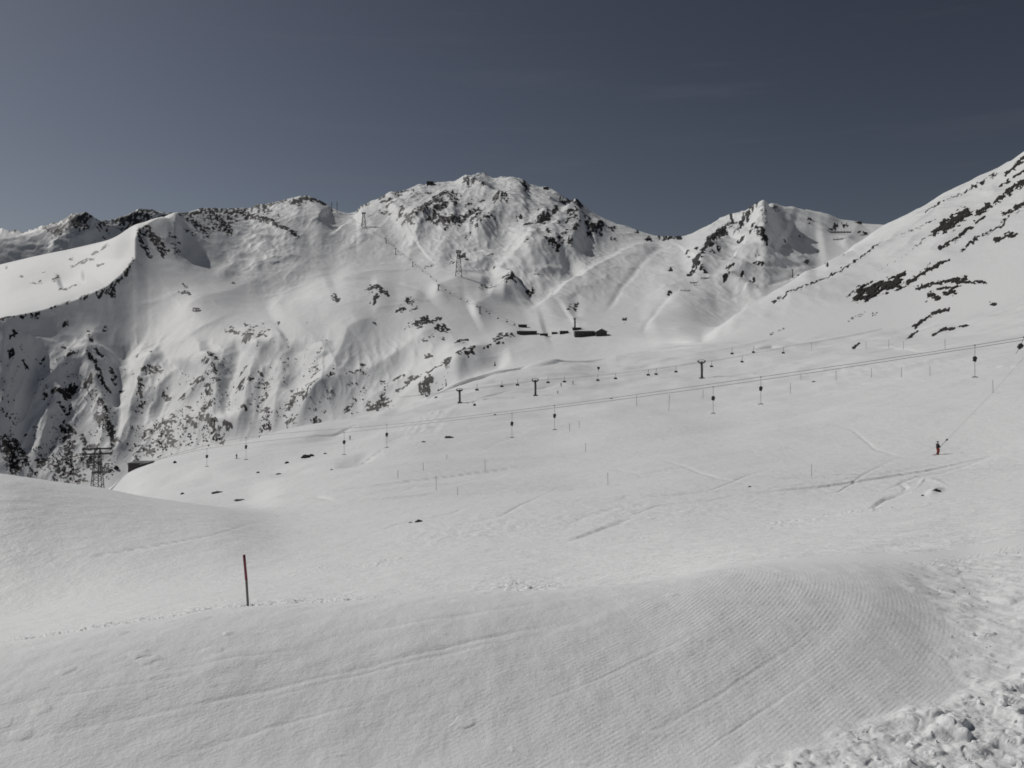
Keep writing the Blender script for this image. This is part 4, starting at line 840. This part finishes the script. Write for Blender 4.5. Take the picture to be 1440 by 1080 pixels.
def chair_mesh(s, hang, mid):
    m1 = MB().tube([(0, 0, hang * s), (0, 0.25 * s, hang * 0.5 * s), (0, 0.3 * s, 0.8 * s)], 0.07 * s + mid * .03, 6)
    m2 = MB().box((0, 0, 0), (1.9 * s, 0.6 * s, 0.22 * s)); m3 = MB().box((0, 0.34 * s, 0.42 * s), (1.9 * s, 0.14 * s, 0.75 * s))
    return m1, m2, m3
def make_chair(s):
    t = thing('lift_chair', (0, 0, 0), '', 'lift chair', 'chairs on the near chairlift')
    a, b_, c_ = chair_mesh(s, 3.4, 1)
    a.build('hanger', M_grey, t, True); b_.build('seat', M_dark, t); c_.build('backrest', M_dark, t)
    return t
ch = make_chair(0.95); first = True
for x, y, l in [(671, 549, 'right next to the leftmost tower'), (706, 544, 'halfway between the leftmost and the middle tower'), (728, 542, 'a little left of the middle tower'), (771, 538.5, 'close on the right of the middle tower'),
                (794, 537.5, 'over the two standing skiers'), (841, 535.5, 'below the dark sign board'), (866, 533, 'darkest one right of the sign board'), (912, 528, 'left one of a close pair, midway to the tallest tower'), (923, 527, 'right one of a close pair, midway to the tallest tower'),
                (951, 523.5, 'darker one just left of the tallest tower'), (1001, 516, 'just right of the tallest tower, below its head'), (1030, 498, 'higher up behind the tallest tower'), (1044, 509.5, 'to the right of the tallest tower, above the tow cables'), (1060, 496, 'far right, at the dark snow lip'), (1102, 497, 'rightmost of all, near the marker poles')]:
    o = ch if first else copy_tree(ch); first = False
    yy = 402 + (x - 700) * 0.012
    o.location = sight(x, y, yy); o.rotation_euler = (0, 0, 0.4); o['label'] = 'small dark hanging lift chair ' + l
def cable_line(ptl, r, label, cat='cable', grp=None, name='lift_cable', seg=6):
    q = []
    for a, b in zip(ptl, ptl[1:]):
        for i in range(seg):
            f = i / seg; p = a.lerp(b, f); p.z -= 4 * f * (1 - f) * (b - a).length * 0.012; q.append(p)
    q.append(ptl[-1])
    return tag(MB().tube(q, r, 5).build(name, M_cable, None, True), label, cat, grp)
for dy, dd, l in ((0, 1.6, 'rear hauling cable of the near chairlift'), (1.2, -1.6, 'front hauling cable of the near chairlift')):
    cable_line([sight(x, y + dy, 402 + (x - 700) * 0.012 + dd) for x, y in [(560, 558), (647, 547), (753, 534.5), (987.5, 508.5), (1110, 486), (1240, 462)]], 0.045, l, grp='cables of the near chairlift')

# far chairlift climbing the bowl
farl = [(490, 306), (512, 321), (543, 339), (557, 353), (581, 371), (600, 388), (616, 402), (640, 420), (660, 430), (675, 438), (697, 448), (716, 458), (728, 464)]
FG = 'towers of the far chairlift'
for i, (x, yt, yb) in enumerate([(543, 335, 342), (557, 349, 358), (581, 369, 375.5), (616, 400, 408.5), (675, 431, 441)]):
    lift_tower(x, yt, yb, ['topmost tower of the far chairlift, at the bend', 'taller tower just below the topmost one of the far chairlift', 'tower in the middle of the far chairlift', 'tower of the far chairlift left of the broad white knoll', 'lowest tower of the far chairlift, above the stream bed'][i], FG, arm=3.6, rad=.85)
fpts = [ground(x, y) + Vector((0, 0, 7)) for x, y in farl]
for dx, l in ((-1.8, 'left hauling cable of the far chairlift up the bowl'), (1.8, 'right hauling cable of the far chairlift up the bowl')):
    cable_line([p + Vector((dx, 0, 0)) for p in fpts], 0.16, l, grp='cables of the far chairlift', seg=2)
a, b_, c_ = chair_mesh(1.45, 3.0, 3)
mm = MB(); [mm.add(q.v, q.f) for q in (a, b_, c_)]
fc = mm.build('lift_chair', M_dark); nch = 0
for (xa, ya), (xb, yb) in zip(farl, farl[1:]):
    n = max(1, int(math.hypot(xb - xa, yb - ya) / 9))
    for i in range(n):
        f = (i + 0.5) / n + random.uniform(-.12, .12)
        o = fc if nch == 0 else fc.copy()
        if nch: COL.objects.link(o)
        g = ground(xa + (xb - xa) * f, ya + (yb - ya) * f)
        o.location = g + Vector((random.choice((-1.8, 1.8)), 0, 2.6)); o.rotation_euler = (0, 0, random.uniform(-.5, .5))
        tag(o, 'tiny hanging chair of the far lift, ' + ORD[nch] + ' of the string counted down from its top', 'lift chair', 'chairs on the far chairlift')
        nch += 1

def lattice(name, x, yt, yb, label, grp, base_w, top_w, arms, arm_len, thick, y_at=None, rz=0.0, waist=1.0, bays=8, mat=None):
    g = ground(x, yb) if y_at is None else ground_at(x, y_at)
    k = g.y / F; h = sight(x, yt, g.y).z - g.z
    t = thing(name, g, label, 'pylon', grp, rz)
    cor = lambda f: (base_w * (1 - f) + top_w * f) / 2
    for sx in (-1, 1):
        for sy in (-1, 1):
            MB().tube([(sx * base_w / 2 * 1.03, sy * base_w / 2 * 1.03, -1.5), (sx * cor(1), sy * cor(1), h)], thick, 5).build('leg', mat or M_steel, t)
    m = MB()
    for i in range(bays):
        f0 = 1 - (1 - i / bays) ** 1.15; f1 = 1 - (1 - (i + 1) / bays) ** 1.15
        a0, a1 = cor(f0), cor(f1)
        for (u, v) in (((-1, -1), (1, -1)), ((1, -1), (1, 1)), ((1, 1), (-1, 1)), ((-1, 1), (-1, -1))):
            m.tube([(u[0] * a0, u[1] * a0, f0 * h), (v[0] * a1, v[1] * a1, f1 * h)], thick * 0.6, 4)
            m.tube([(v[0] * a0, v[1] * a0, f0 * h), (u[0] * a1, u[1] * a1, f1 * h)], thick * 0.6, 4)
            m.tube([(u[0] * a1, u[1] * a1, f1 * h), (v[0] * a1, v[1] * a1, f1 * h)], thick * 0.6, 4)
    m.build('bracing', mat or M_steel, t)
    for j, fz in enumerate(arms):
        z = fz * h
        MB().box((0, -top_w * .3, z), (arm_len, thick * 3, thick * 4.2)).box((0, top_w * .3, z), (arm_len, thick * 3, thick * 4.2)).build('cross_arm', M_dark, t)
        for sgn in (-1, 1):
            m = MB().box((sgn * arm_len * .46, 0, z + thick * 3.4), (thick * 3.2, top_w * 1.3 + 1.4, thick * 3))
            for q in (-.5, 0, .5): m.wheel((sgn * arm_len * .46, q * (top_w + 1.0), z - thick * 3.0), thick * 2.6, thick * 1.6, (1, 0, 0), 10)
            m.build('saddle', M_dark, t)
    return t, h
t, h = lattice('cableway_pylon', 137, 630, 690, 'near lattice cableway pylon with double cross arms, at the edge of the ravine', 'cableway pylons', 4.4, 1.7, (0.985, 0.885), 10.2, 0.11, y_at=300, rz=0.25, bays=9, mat=M_dark)
MB().box((0, 0, h * .52), (3.4, 3.2, 0.5)).box((0, 0, h * .72), (2.6, 2.6, 0.35)).build('platform', M_dark, t)
m = MB()
for i in range(18): m.tube([(0.3, 0.0, i * h * .05), (0.3, 0.0, (i + 1) * h * .05)], 0.16, 6)
m.build('service_mast', M_dark, t)
lattice('cableway_pylon', 645, 352, 389, 'tall far lattice cableway pylon on the white knoll in the bowl', 'cableway pylons', 11, 4, (0.97, 0.91), 9, 0.33, bays=6)
lattice('cableway_pylon', 512, 299, 319, 'far lattice cableway pylon on the saddle left of the main summit', 'cableway pylons', 10, 4, (0.97,), 9, 0.4, bays=4)
def radio(x, yt, yb, label):
    g = ground(x, yb); h = (yb - yt) * g.y / F
    t = thing('antenna_mast', g, label, 'mast', 'antenna masts on the skyline')
    MB().tube([(0, 0, -3), (0, 0, h)], 0.9, 6, 0.6).build('mast', M_grey, t)
    MB().box((0, 0, h * .7), (5, 1, 1)).box((0, 0, h * .9), (3.5, 1, 1)).build('antenna', M_grey, t)
radio(466, 284, 297, 'left one of two faint masts on the skyline between the summits')
radio(473.5, 284, 299, 'right one of two faint masts on the skyline between the summits')
radio(682, 244, 249, 'short mast on the top of the main summit')

# snow fences on the right peak
def snow_fence(x0, y0, x1, y1, hpx, label):
    A = ground(x0, y0); B = ground(x1, y1)
    dep = min(A.y, B.y); A = sight(x0, y0, dep); B = sight(x1, y1, dep)
    h = hpx * dep / F; t = thing('snow_fence', (A + B) / 2, label, 'snow fence', 'snow fences on the slopes of the right peak')
    dlt = (B - A) / 2; n = max(3, int((B - A).length / 6))
    for i in range(n):
        p = -dlt + dlt * 2 * i / (n - 1)
        MB().box(p + Vector((0, 0.4, 0)), (0.5, 0.5, h * 1.5 + 4)).build('post', M_steel, t)
    m = MB()
    for q in range(4): 
        off = Vector((0, 0, (q - 1.5) * h / 4))
        m.tube([-dlt + off, dlt + off], h / 9, 4)
    m.build('slats', M_timber, t)
snow_fence(1165, 326.5, 1197, 326.5, 2.2, 'longest dark snow fence, high in the hollow of the right peak')
snow_fence(1172, 337, 1190, 335.5, 1.4, 'fainter snow fence below the longest one')
snow_fence(957.5, 409, 970, 409, 1.4, 'lowest snow fence on the slope left of the right peak')
snow_fence(971, 397.5, 981, 397.5, 1.3, 'snow fence just above the lowest one')
snow_fence(976, 401.5, 983, 401.5, 1.1, 'shortest snow fence, between the lowest ones')
snow_fence(986, 391, 997, 391, 1.4, 'uppermost snow fence at the foot of the rock rib')

# sign board
g = ground(841.5, 523); k = g.y / F
t = thing('sign_board', g, 'dark sign board on a short post above the chairlift line', 'sign')
MB().tube([(0, 0, -0.5), (0, 0, 4 * k)], 0.12).build('post', M_steel, t)
MB().prism([(-2.2 * k, 6.6 * k), (2.1 * k, 6.8 * k), (1.7 * k, 3.4 * k), (-0.9 * k, 3.0 * k)], -0.1, 0.1).build('board', M_dark, t)

# ------------------------------------------------------------------ people
def make_body(joints, edges, radii, mats, split):
    me = bpy.data.meshes.new('tmp'); me.from_pydata(joints, edges, []); me.update()
    o = bpy.data.objects.new('tmp', me); COL.objects.link(o)
    sk = o.modifiers.new('Skin', 'SKIN'); ss = o.modifiers.new('Sub', 'SUBSURF'); ss.levels = ss.render_levels = 2
    for i, r in enumerate(radii):
        me.skin_vertices[0].data[i].radius = (r, r); me.skin_vertices[0].data[i].use_root = (i == 0)
    dg = bpy.context.evaluated_depsgraph_get(); dg.update()
    out = bpy.data.meshes.new_from_object(o.evaluated_get(dg))
    bpy.data.objects.remove(o)
    for m_ in mats: out.materials.append(m_)
    for p in out.polygons:
        p.material_index = split(p.center); p.use_smooth = True
    return out
def skier(loc, rz, scale, label, grp, pose, pants=M_pants, jacket=M_jacket):
    # joints: pelvis, chest, neck, head, 2 x (shoulder, elbow, wrist, hand), 2 x (hip, knee, ankle, toe)
    lean = pose['lean']; kn = pose['knee']
    J = [(0, 0, .90), (lean * .35, 0, 1.16), (lean * .6, 0, 1.40), (lean * .72, 0, 1.50), (lean * .8 + .02, 0, 1.66)]
    E = [(0, 1), (1, 2), (2, 3), (3, 4)]; R = [.17, .18, .18, .075, .10]
    ends = []
    for s in (-1, 1):
        n = len(J); hx, hz = pose['hand']
        sh = (lean * .58, s * .19, 1.38); hd = (hx, s * pose.get('hy', .12), hz)
        el = ((sh[0] + hd[0]) / 2 - .06, s * .26, (sh[2] + hd[2]) / 2 - .10)
        J += [sh, el, tuple(el[i] + (hd[i] - el[i]) * .8 for i in range(3)), hd]
        E += [(2, n), (n, n + 1), (n + 1, n + 2), (n + 2, n + 3)]; R += [.085, .075, .06, .05]
        n = len(J); st = pose.get('stance', .12)
        J += [(0, s * .10, .84), (kn, s * st, .47), (-.02, s * st, .10), (.15, s * st, .06)]
        E += [(0, n), (n, n + 1), (n + 1, n + 2), (n + 2, n + 3)]; R += [.13, .105, .085, .06]
        ends.append(s * st)
    me = make_body(J, E, R, [jacket, pants, M_skin, M_dark], lambda c: 3 if c.z < .22 else (1 if c.z < .92 and abs(c.y) < .24 else (2 if c.z > 1.49 else 0)))
    o = bpy.data.objects.new('person', me); COL.objects.link(o)
    o.location = loc; o.rotation_euler = (0, 0, rz); o.scale = (scale,) * 3
    tag(o, label, 'person', grp)
    m = MB(); hc = Vector((lean * .8 + .01, 0, 1.70))
    vs = []; fs = []; N = 12
    for i in range(6):
        a = i / 5 * math.pi * .58
        vs += [(hc.x + .135 * math.sin(a) * math.cos(q * 2 * math.pi / N), .125 * math.sin(a) * math.sin(q * 2 * math.pi / N), hc.z + .135 * math.cos(a)) for q in range(N)]
    for i in range(5):
        for q in range(N): fs.append((i * N + q, (i + 1) * N + q, (i + 1) * N + (q + 1) % N, i * N + (q + 1) % N))
    m.add(vs, fs); m.build('helmet', M_dark, o, True)
    m = MB().box((lean * .8 + .115, 0, 1.665), (.04, .15, .055)); m.build('goggles', M_glass, o)
    for yy in ends:
        MB().box((0.02, yy, .02), (1.55, .085, .025)).tube([(.78, yy, .022), (.9, yy, .05), (.95, yy, .11)], .03, 6, .02).build('ski', M_ski, o)
    return o
g = ground(1319, 640.5); k = g.y / F
sk_scale = 19.0 * k / 1.80
skier(g, 0.25, sk_scale, 'skier in black jacket and dark red trousers pulled uphill by a tow rope', None, {'lean': .02, 'knee': .14, 'hand': (.34, 1.0)})
# the tow bar the skier holds: rod, grip box, rope up to the cable
hand = Vector((3.9 * k, 0.05, 10.2 * k)) + g
tipp = sight(1331.5, 618.5, g.y - 0.3); cp = cab_pt(cabB, 119.1, 1466)
t = thing('tow_bar', hand, 'pulled-out tow bar held by the skier, its rope running up to the right', 'tow bar', 'tow bars hanging on the drag lift')
MB().tube([Vector((-0.25, 0, -0.22)), tipp - hand], 0.03, 6).build('rod', M_steel, t)
MB().tube([(-0.2, -0.3, -0.24), (-0.22, 0, -0.2), (-0.2, 0.3, -0.24)], 0.04, 6).build('cross_bar', M_dark, t)
dirv = (tipp - hand).normalized()
MB().tube([tipp - hand - dirv * .12, tipp - hand + dirv * .16], 0.11, 8).build('rope_end', M_dark, t)
MB().tube([tipp - hand + dirv * .1, (tipp - hand).lerp(cp - hand, .5) + Vector((0, 0, -0.25)), cp - hand], 0.012, 5).build('rope', M_cable, t)
SG = 'distant skiers on the slopes'
for x, y, h, l, rz in [(789, 543.5, 5.2, 'left of two tiny skiers standing right of the middle chairlift tower', 1.2), (805.5, 541, 5.2, 'right of two tiny skiers standing right of the middle chairlift tower', .4),
                       (333, 645, 7.0, 'tiny dark skier leaning downhill below the second lowest tow bar', 2.6), (491.5, 618.5, 6.2, 'tiny dark skier beside the tow bar pair at the ravine edge', .9),
                       (784, 556.5, 4.4, 'tiny skier lower than the standing pair, on the track below them', 2.0)]:
    g = ground(x, y)
    skier(g, rz, h * g.y / F / 1.8, l, SG, {'lean': .12, 'knee': .16, 'hand': (.35, .95), 'hy': .28}, pants=M_jacket)

# ------------------------------------------------------------------ rocks in the near snow
def boulder(x, y, wpx, hpx, label, seed, name='rock', n=3):
    g = ground(x, y); k = g.y / F
    rs = np.random.default_rng(seed); o_ = rs.random(2) * 50
    import bmesh
    bm = bmesh.new(); bmesh.ops.create_icosphere(bm, subdivisions=n, radius=1)
    c = np.array([v.co[:] for v in bm.verts])
    dsp = 1 + 0.34 * perlin(c[:, 0] * 1.6 + o_[0], c[:, 1] * 1.6 + c[:, 2] * 1.3 + o_[1], 7) + 0.22 * perlin(c[:, 0] * 4 + c[:, 2] * 2 + o_[1], c[:, 1] * 4 + o_[0], 8)
    for v, s in zip(bm.verts, dsp): v.co = Vector((v.co.x * s * wpx * k / 2, v.co.y * s * wpx * k / 2.4, v.co.z * s * hpx * k * 0.9))
    me = bpy.data.meshes.new(name); bm.to_mesh(me); bm.free(); me.materials.append(M_rock)
    o = bpy.data.objects.new(name, me); COL.objects.link(o); o.location = g
    tag(o, label, 'rock', 'rocks poking out of the near slope'); return o
for i, (x, y, w_, h_, l) in enumerate([
    (430, 644, 12, 4.5, 'largest dark rock in the snow above the bend of the slope, left of centre'), (438, 643, 7, 3, 'smaller rock touching the largest dark rock'), (404, 652, 6, 2.6, 'dark rock down-left of the largest rock'),
    (391, 667, 8, 1.6, 'flat dark rock low on the slope, left of the large rock'), (363, 665.5, 4.5, 2, 'small rock left of the flat one on the slope'), (458, 638.5, 4.5, 1.6, 'small grey rock right of the large rock'),
    (306, 693.5, 16, 2.2, 'long flat dark rock lying by the snow hump on the left'), (337, 703.5, 15, 1.4, 'faint flat rock right below the long flat one'), (256, 695, 5, 2.4, 'small rock near the foot of the near pylon'), (246, 651.5, 4.2, 3.4, 'small round dark rock beside the lift hut'),
    (589, 734, 11, 3.0, 'lone dark rock in the smooth snow in the middle'), (577, 735.5, 6, 1.2, 'thin sliver of rock left of the lone dark rock'), (632, 618.5, 13, 2.4, 'dark rock in the snow between the tow bar pairs'), (596, 622, 6, 1.4, 'small grey rock left of the one between the tow bar pairs'),
    (696, 586, 3.5, 1.8, 'tiny rock left of the middle tow bar pair'), (668, 571.5, 3.6, 3.4, 'tiny dark rock below the leftmost chairlift tower'), (614, 559.5, 4, 2, 'tiny rock left of the leftmost chairlift tower'), (859, 562, 4, 1.2, 'tiny grey rock on the tow lift line'), (466, 662, 3.2, 1.4, 'tiny rock alone under the left tow bar pair'), (163, 659, 7, 4, 'dark rock between the near pylon and the lift hut'),
    (1145, 540, 5, 1.2, 'small flat rock beside the leftmost pole under the cables'), (1054, 685, 4, 1.6, 'small dark lump of rock below the slope left of the lone pole'), (1298, 697.5, 4.2, 1.8, 'small rock beside the snow mound near the right edge'), (1317, 691, 11, 3.4, 'grey lump added as the shade of the snow mound below the towed skier')]):  # last entry: dark lump standing in for the snow mound's shade
    boulder(x, y, w_, h_, l, 300 + i)

# ------------------------------------------------------------------ bare outcrops on the right slope
def outcrop(strokes, lift, label, seed, kmin=8, kmax=10, name='rock_outcrop', grp='dark outcrops on the right slope'):
    allp = [p for s, w_ in strokes for p in P(s)]; mw = max(w_ for s, w_ in strokes)
    x0 = min(p[0] for p in allp) - 2.2 * mw - 3; x1 = max(p[0] for p in allp) + 2.2 * mw + 3
    y0 = min(p[1] for p in allp) - 2.2 * mw - 3; y1 = max(p[1] for p in allp) + 2.2 * mw + 3
    nx = int((x1 - x0) / 0.8) + 1; ny = int((y1 - y0) / 0.8) + 1
    qx = np.linspace(x0, x1, nx); G = np.zeros((ny, nx, 3)); SX = np.zeros((ny, nx)); SY = np.zeros((ny, nx))
    ra, rb = ROW_START[kmin], ROW_START[kmax]
    for i, xx in enumerate(qx):
        cf = np.clip((xx - px[0]) / DPX, 0, NC - 1.001); c = int(cf); f = cf - c
        for j_, yy in enumerate(np.linspace(y0, y1, ny)): SX[j_, i] = xx; SY[j_, i] = yy
        for cc, wt in ((c, 1 - f), (c + 1, f)):
            colp = PYf[ra:rb, cc]; mono = np.minimum.accumulate(colp)
            dist = np.interp(-SY[:, i], -mono, Y[ra:rb, cc])
            hh = np.interp(dist, Y[ra:rb, cc], Hf[ra:rb, cc])
            G[:, i, 1] += wt * dist; G[:, i, 2] += wt * hh
        G[:, i, 0] = (xx - PX0) / F * G[:, i, 1]
    wx = SX + 2.4 * perlin(SX / 7, SY / 7, seed) + 1.5 * perlin(SX / 2.6, SY / 2.6, seed + 1); wy = SY + 1.8 * perlin(SX / 7, SY / 7, seed + 2) + 1.2 * perlin(SX / 2.6, SY / 2.6, seed + 3)
    fld = np.zeros((ny, nx))
    for s, w_ in strokes:
        pp_ = P(s); best = np.full((ny, nx), 1e9)
        for a, b in zip(pp_, pp_[1:]):
            dx, dy = b[0] - a[0], b[1] - a[1]; t_ = np.clip(((wx - a[0]) * dx + (wy - a[1]) * dy) / (dx * dx + dy * dy + 1e-9), 0, 1)
            best = np.minimum(best, np.hypot(wx - a[0] - t_ * dx, wy - a[1] - t_ * dy))
        fld = np.maximum(fld, np.exp(-(best / (w_ * 1.15)) ** 2))
    U_ = SX * .89 - SY * .45; V_ = SX * .45 + SY * .89
    fld = fld + (0.66 * fbm(U_ / 11, V_ / 3.0, 4, seed + 5, 0.62) + 0.22 * perlin(U_ / 2.2, V_ / 1.6, seed + 7)) * sstep(0.02, 0.2, fld) - 0.45
    up = np.clip(fld, -0.6, 0.5) * lift + np.where(fld > 0, lift * 0.12 * perlin(SX / 1.7, SY / 1.7, seed + 6), 0)
    G[..., 2] += up
    edge = np.zeros((ny, nx), bool); edge[[0, -1], :] = True; edge[:, [0, -1]] = True
    keep = (fld > -0.22) & ~edge
    fc = keep[:-1, :-1] & keep[1:, :-1] & keep[:-1, 1:] & keep[1:, 1:]
    idx = np.full((ny, nx), -1); vs = []; fs = []
    for j_, i in zip(*np.nonzero(fc)):
        q = []
        for jj, ii in ((j_, i), (j_ + 1, i), (j_ + 1, i + 1), (j_, i + 1)):
            if idx[jj, ii] < 0: idx[jj, ii] = len(vs); vs.append(tuple(G[jj, ii]))
            q.append(int(idx[jj, ii]))
        fs.append(tuple(q))
    if not fs: return
    org = Vector(np.mean(np.array(vs), axis=0)); m = MB(); m.add([Vector(v) - org for v in vs], fs)
    o = m.build(name, M_turf, None, True); o.location = org
    return tag(o, label, 'rock outcrop', grp)
for i, (st, lf, l) in enumerate([
    ([("1204,421 1225,417", 4), ("1212,412 1235,405 1262,397", 7.5), ("1258,393 1270,386", 3)], 2.4, 'largest black outcrop low on the right slope'),
    ([("1276,399 1296,386 1310,377 1318,373", 2.6), ("1320,370 1335,367", 1.6)], 1.6, 'narrow black band running up right from the largest outcrop'),
    ([("1289,406 1310,400 1338,394 1358,390", 2.4), ("1340,397 1385,397", 2.0)], 1.6, 'curved dark band right of the largest outcrop'),
    ([("1307,413 1318,419", 3.6), ("1328,413 1342,411", 3.4), ("1318,407 1350,403", 1.4)], 1.6, 'patchy dark outcrop just under the curved band'),
    ([("1314,326 1334,320", 4), ("1326,321 1342,310 1360,299", 7)], 2.4, 'big black outcrop high on the right slope'),
    ([("1322,349 1345,334", 2.0), ("1350,330 1364,320", 2.4), ("1372,314 1384,304", 1.5)], 1.5, 'slim dark strip below the big high outcrop'),
    ([("1374,301 1390,290", 3.6), ("1396,286 1412,276", 2.6), ("1418,270 1445,252", 4.0)], 2.0, 'long dark outcrop strip reaching the right edge'),
    ([("1407,262 1418,255", 2.2), ("1426,249 1440,240", 1.8)], 1.6, 'thin outcrop strip above the long one at the right edge'),
    ([("1413,246 1421,240", 1.8), ("1426,235 1448,216", 3.2)], 1.8, 'topmost dark outcrop on the crest of the right slope'),
    ([("1410,301 1422,298", 2.6), ("1428,293 1445,281", 3.2)], 1.6, 'dark patch at the right edge under the long strip'),
    ([("1401,338 1414,332 1428,330", 3.0)], 1.4, 'small ragged patch at the right edge, lowest of the upper ones'),
    ([("1287,460 1298,450 1312,441 1334,435", 2.4)], 0.9, 'curved dark edge in the snow at the foot of the right slope'),
    ([("1274,478 1290,466", 1.5)], 0.7, 'short dark streak below the curved edge'),
    ([("1311,472 1325,464 1341,461", 1.8), ("1348,459 1362,457", 1.3)], 0.7, 'broken dark line right of the curved edge'),
    ([("1199,490 1208,483", 1.6)], 0.6, 'single small dark streak above the tow cables'),
    ([("1390,427 1404,428", 1.2)], 0.6, 'tiny dark mark on the smooth upper snowfield'),
]):
    outcrop(st, lf, l, 400 + 9 * i, kmin=7)

# ------------------------------------------------------------------ shrubs of the ravine face (nobody could count them)
r0, r1 = ROW_START[9] + 70, ROW_START[10] + 10
c0, c1 = int((-40 - px[0]) / DPX), int((560 - px[0]) / DPX)
den = np.zeros_like(PXg[r0:r1, c0:c1])
qx, qy = PXg[r0:r1, c0:c1], PYf[r0:r1, c0:c1]
for cx, cy, rx, ry, a in [(85, 640, 70, 45, 1.0), (150, 590, 20, 50, .9), (10, 640, 26, 30, 1.0), (225, 620, 40, 28, .9), (295, 585, 26, 40, .8), (300, 530, 22, 25, .5), (375, 570, 16, 50, .7), (430, 570, 26, 24, .5), (470, 560, 40, 25, .45), (205, 550, 14, 30, .5), (20, 530, 40, 40, .25), (110, 530, 40, 30, .35), (262, 560, 20, 30, .4), (530, 555, 40, 20, .25), (400, 520, 60, 40, .12), (40, 590, 30, 30, .25), (445, 520, 20, 20, .35)]:
    den = np.maximum(den, a * np.exp(-((qx - cx) / rx) ** 2 - ((qy - cy) / ry) ** 2))
cl = sstep(-0.25, 0.45, fbm((qx + qy * .35) / 7, qy / 16, 3, 501)) * sstep(-0.5, 0.3, perlin(qx / 26, qy / 30, 505))
den = den * cl
visr = PYf[r0:r1, c0:c1] <= VIS[r0:r1, c0:c1] + 0.6
prob = np.where(visr, den, 0) * 0.75
pick = np.argwhere(rng.random(prob.shape) < prob)
m = MB()
for j_, i in pick:
    p = pts[r0 + j_, c0 + i]; s = 0.45 + 1.0 * rng.random() ** 2
    base = Vector(p)
    for q in range(3):
        a = rng.random() * 6.28; o_ = Vector((math.cos(a) * s * .5, math.sin(a) * s * .5, 0))
        tp = base + o_ + Vector((rng.normal() * .25 * s, rng.normal() * .25 * s, s * (0.8 + .7 * rng.random())))
        e = [base + o_ + Vector((math.cos(a + w_) * s * .55, math.sin(a + w_) * s * .55, -.3)) for w_ in (0, 2.1, 4.2)]
        m.add(e + [tp], [(0, 1, 3), (1, 2, 3), (2, 0, 3)])
o = m.build('shrubs', M_shrub); o['kind'] = 'stuff'; o['label'] = 'dark leafless shrubs dotting the ravine face'
print('SHRUBS', len(pick))

# ------------------------------------------------------------------ loose crumbs of snow beside the groomed run
import bmesh
bm = bmesh.new(); bmesh.ops.create_icosphere(bm, subdivisions=1, radius=1); ico_v = np.array([v.co[:] for v in bm.verts]); ico_f = np.array([[v.index for v in f.verts] for f in bm.faces]); bm.free()
r0, r1 = ROW_START[1], ROW_START[2] - 4; c0, c1 = int((860 - px[0]) / DPX), int((1620 - px[0]) / DPX)
sh = rub[r0:r1, c0:c1] * 0.0014 + lump[r0:r1, c0:c1] * 0.0042 * sstep(-.1, .5, perlin(X[r0:r1, c0:c1] / .6, Y[r0:r1, c0:c1] / .6, 700)) + 0.00012
pick = np.argwhere(rng.random(sh.shape) < sh)
AV = []; AF = []
for n_, (j_, i) in enumerate(pick):
    rb_ = rub[r0 + j_, c0 + i]
    s = (0.0035 + 0.014 * rng.random() ** 3) * (0.8 + 0.5 * rb_) * (1 + (Y[r0 + j_, c0 + i] - 3) * 0.06)
    v = ico_v * (0.72 + 0.5 * rng.random((len(ico_v), 1))) * (s * (0.7 + 0.6 * rng.random(3)))
    a = rng.random() * 6.28; ca, sa = math.cos(a), math.sin(a)
    v = np.stack([v[:, 0] * ca - v[:, 1] * sa, v[:, 0] * sa + v[:, 1] * ca, v[:, 2]], axis=1) + pts[r0 + j_, c0 + i] + [0, 0, s * .45]
    AV.append(v); AF.append(ico_f + n_ * len(ico_v))
me = bpy.data.meshes.new('snow_crumbs'); me.from_pydata(np.concatenate(AV).tolist(), [], np.concatenate(AF).tolist()); me.materials.append(M_roofsnow)
o = bpy.data.objects.new('snow_crumbs', me); COL.objects.link(o); o['kind'] = 'stuff'; o['label'] = 'loose crumbs of churned snow at the lower right'
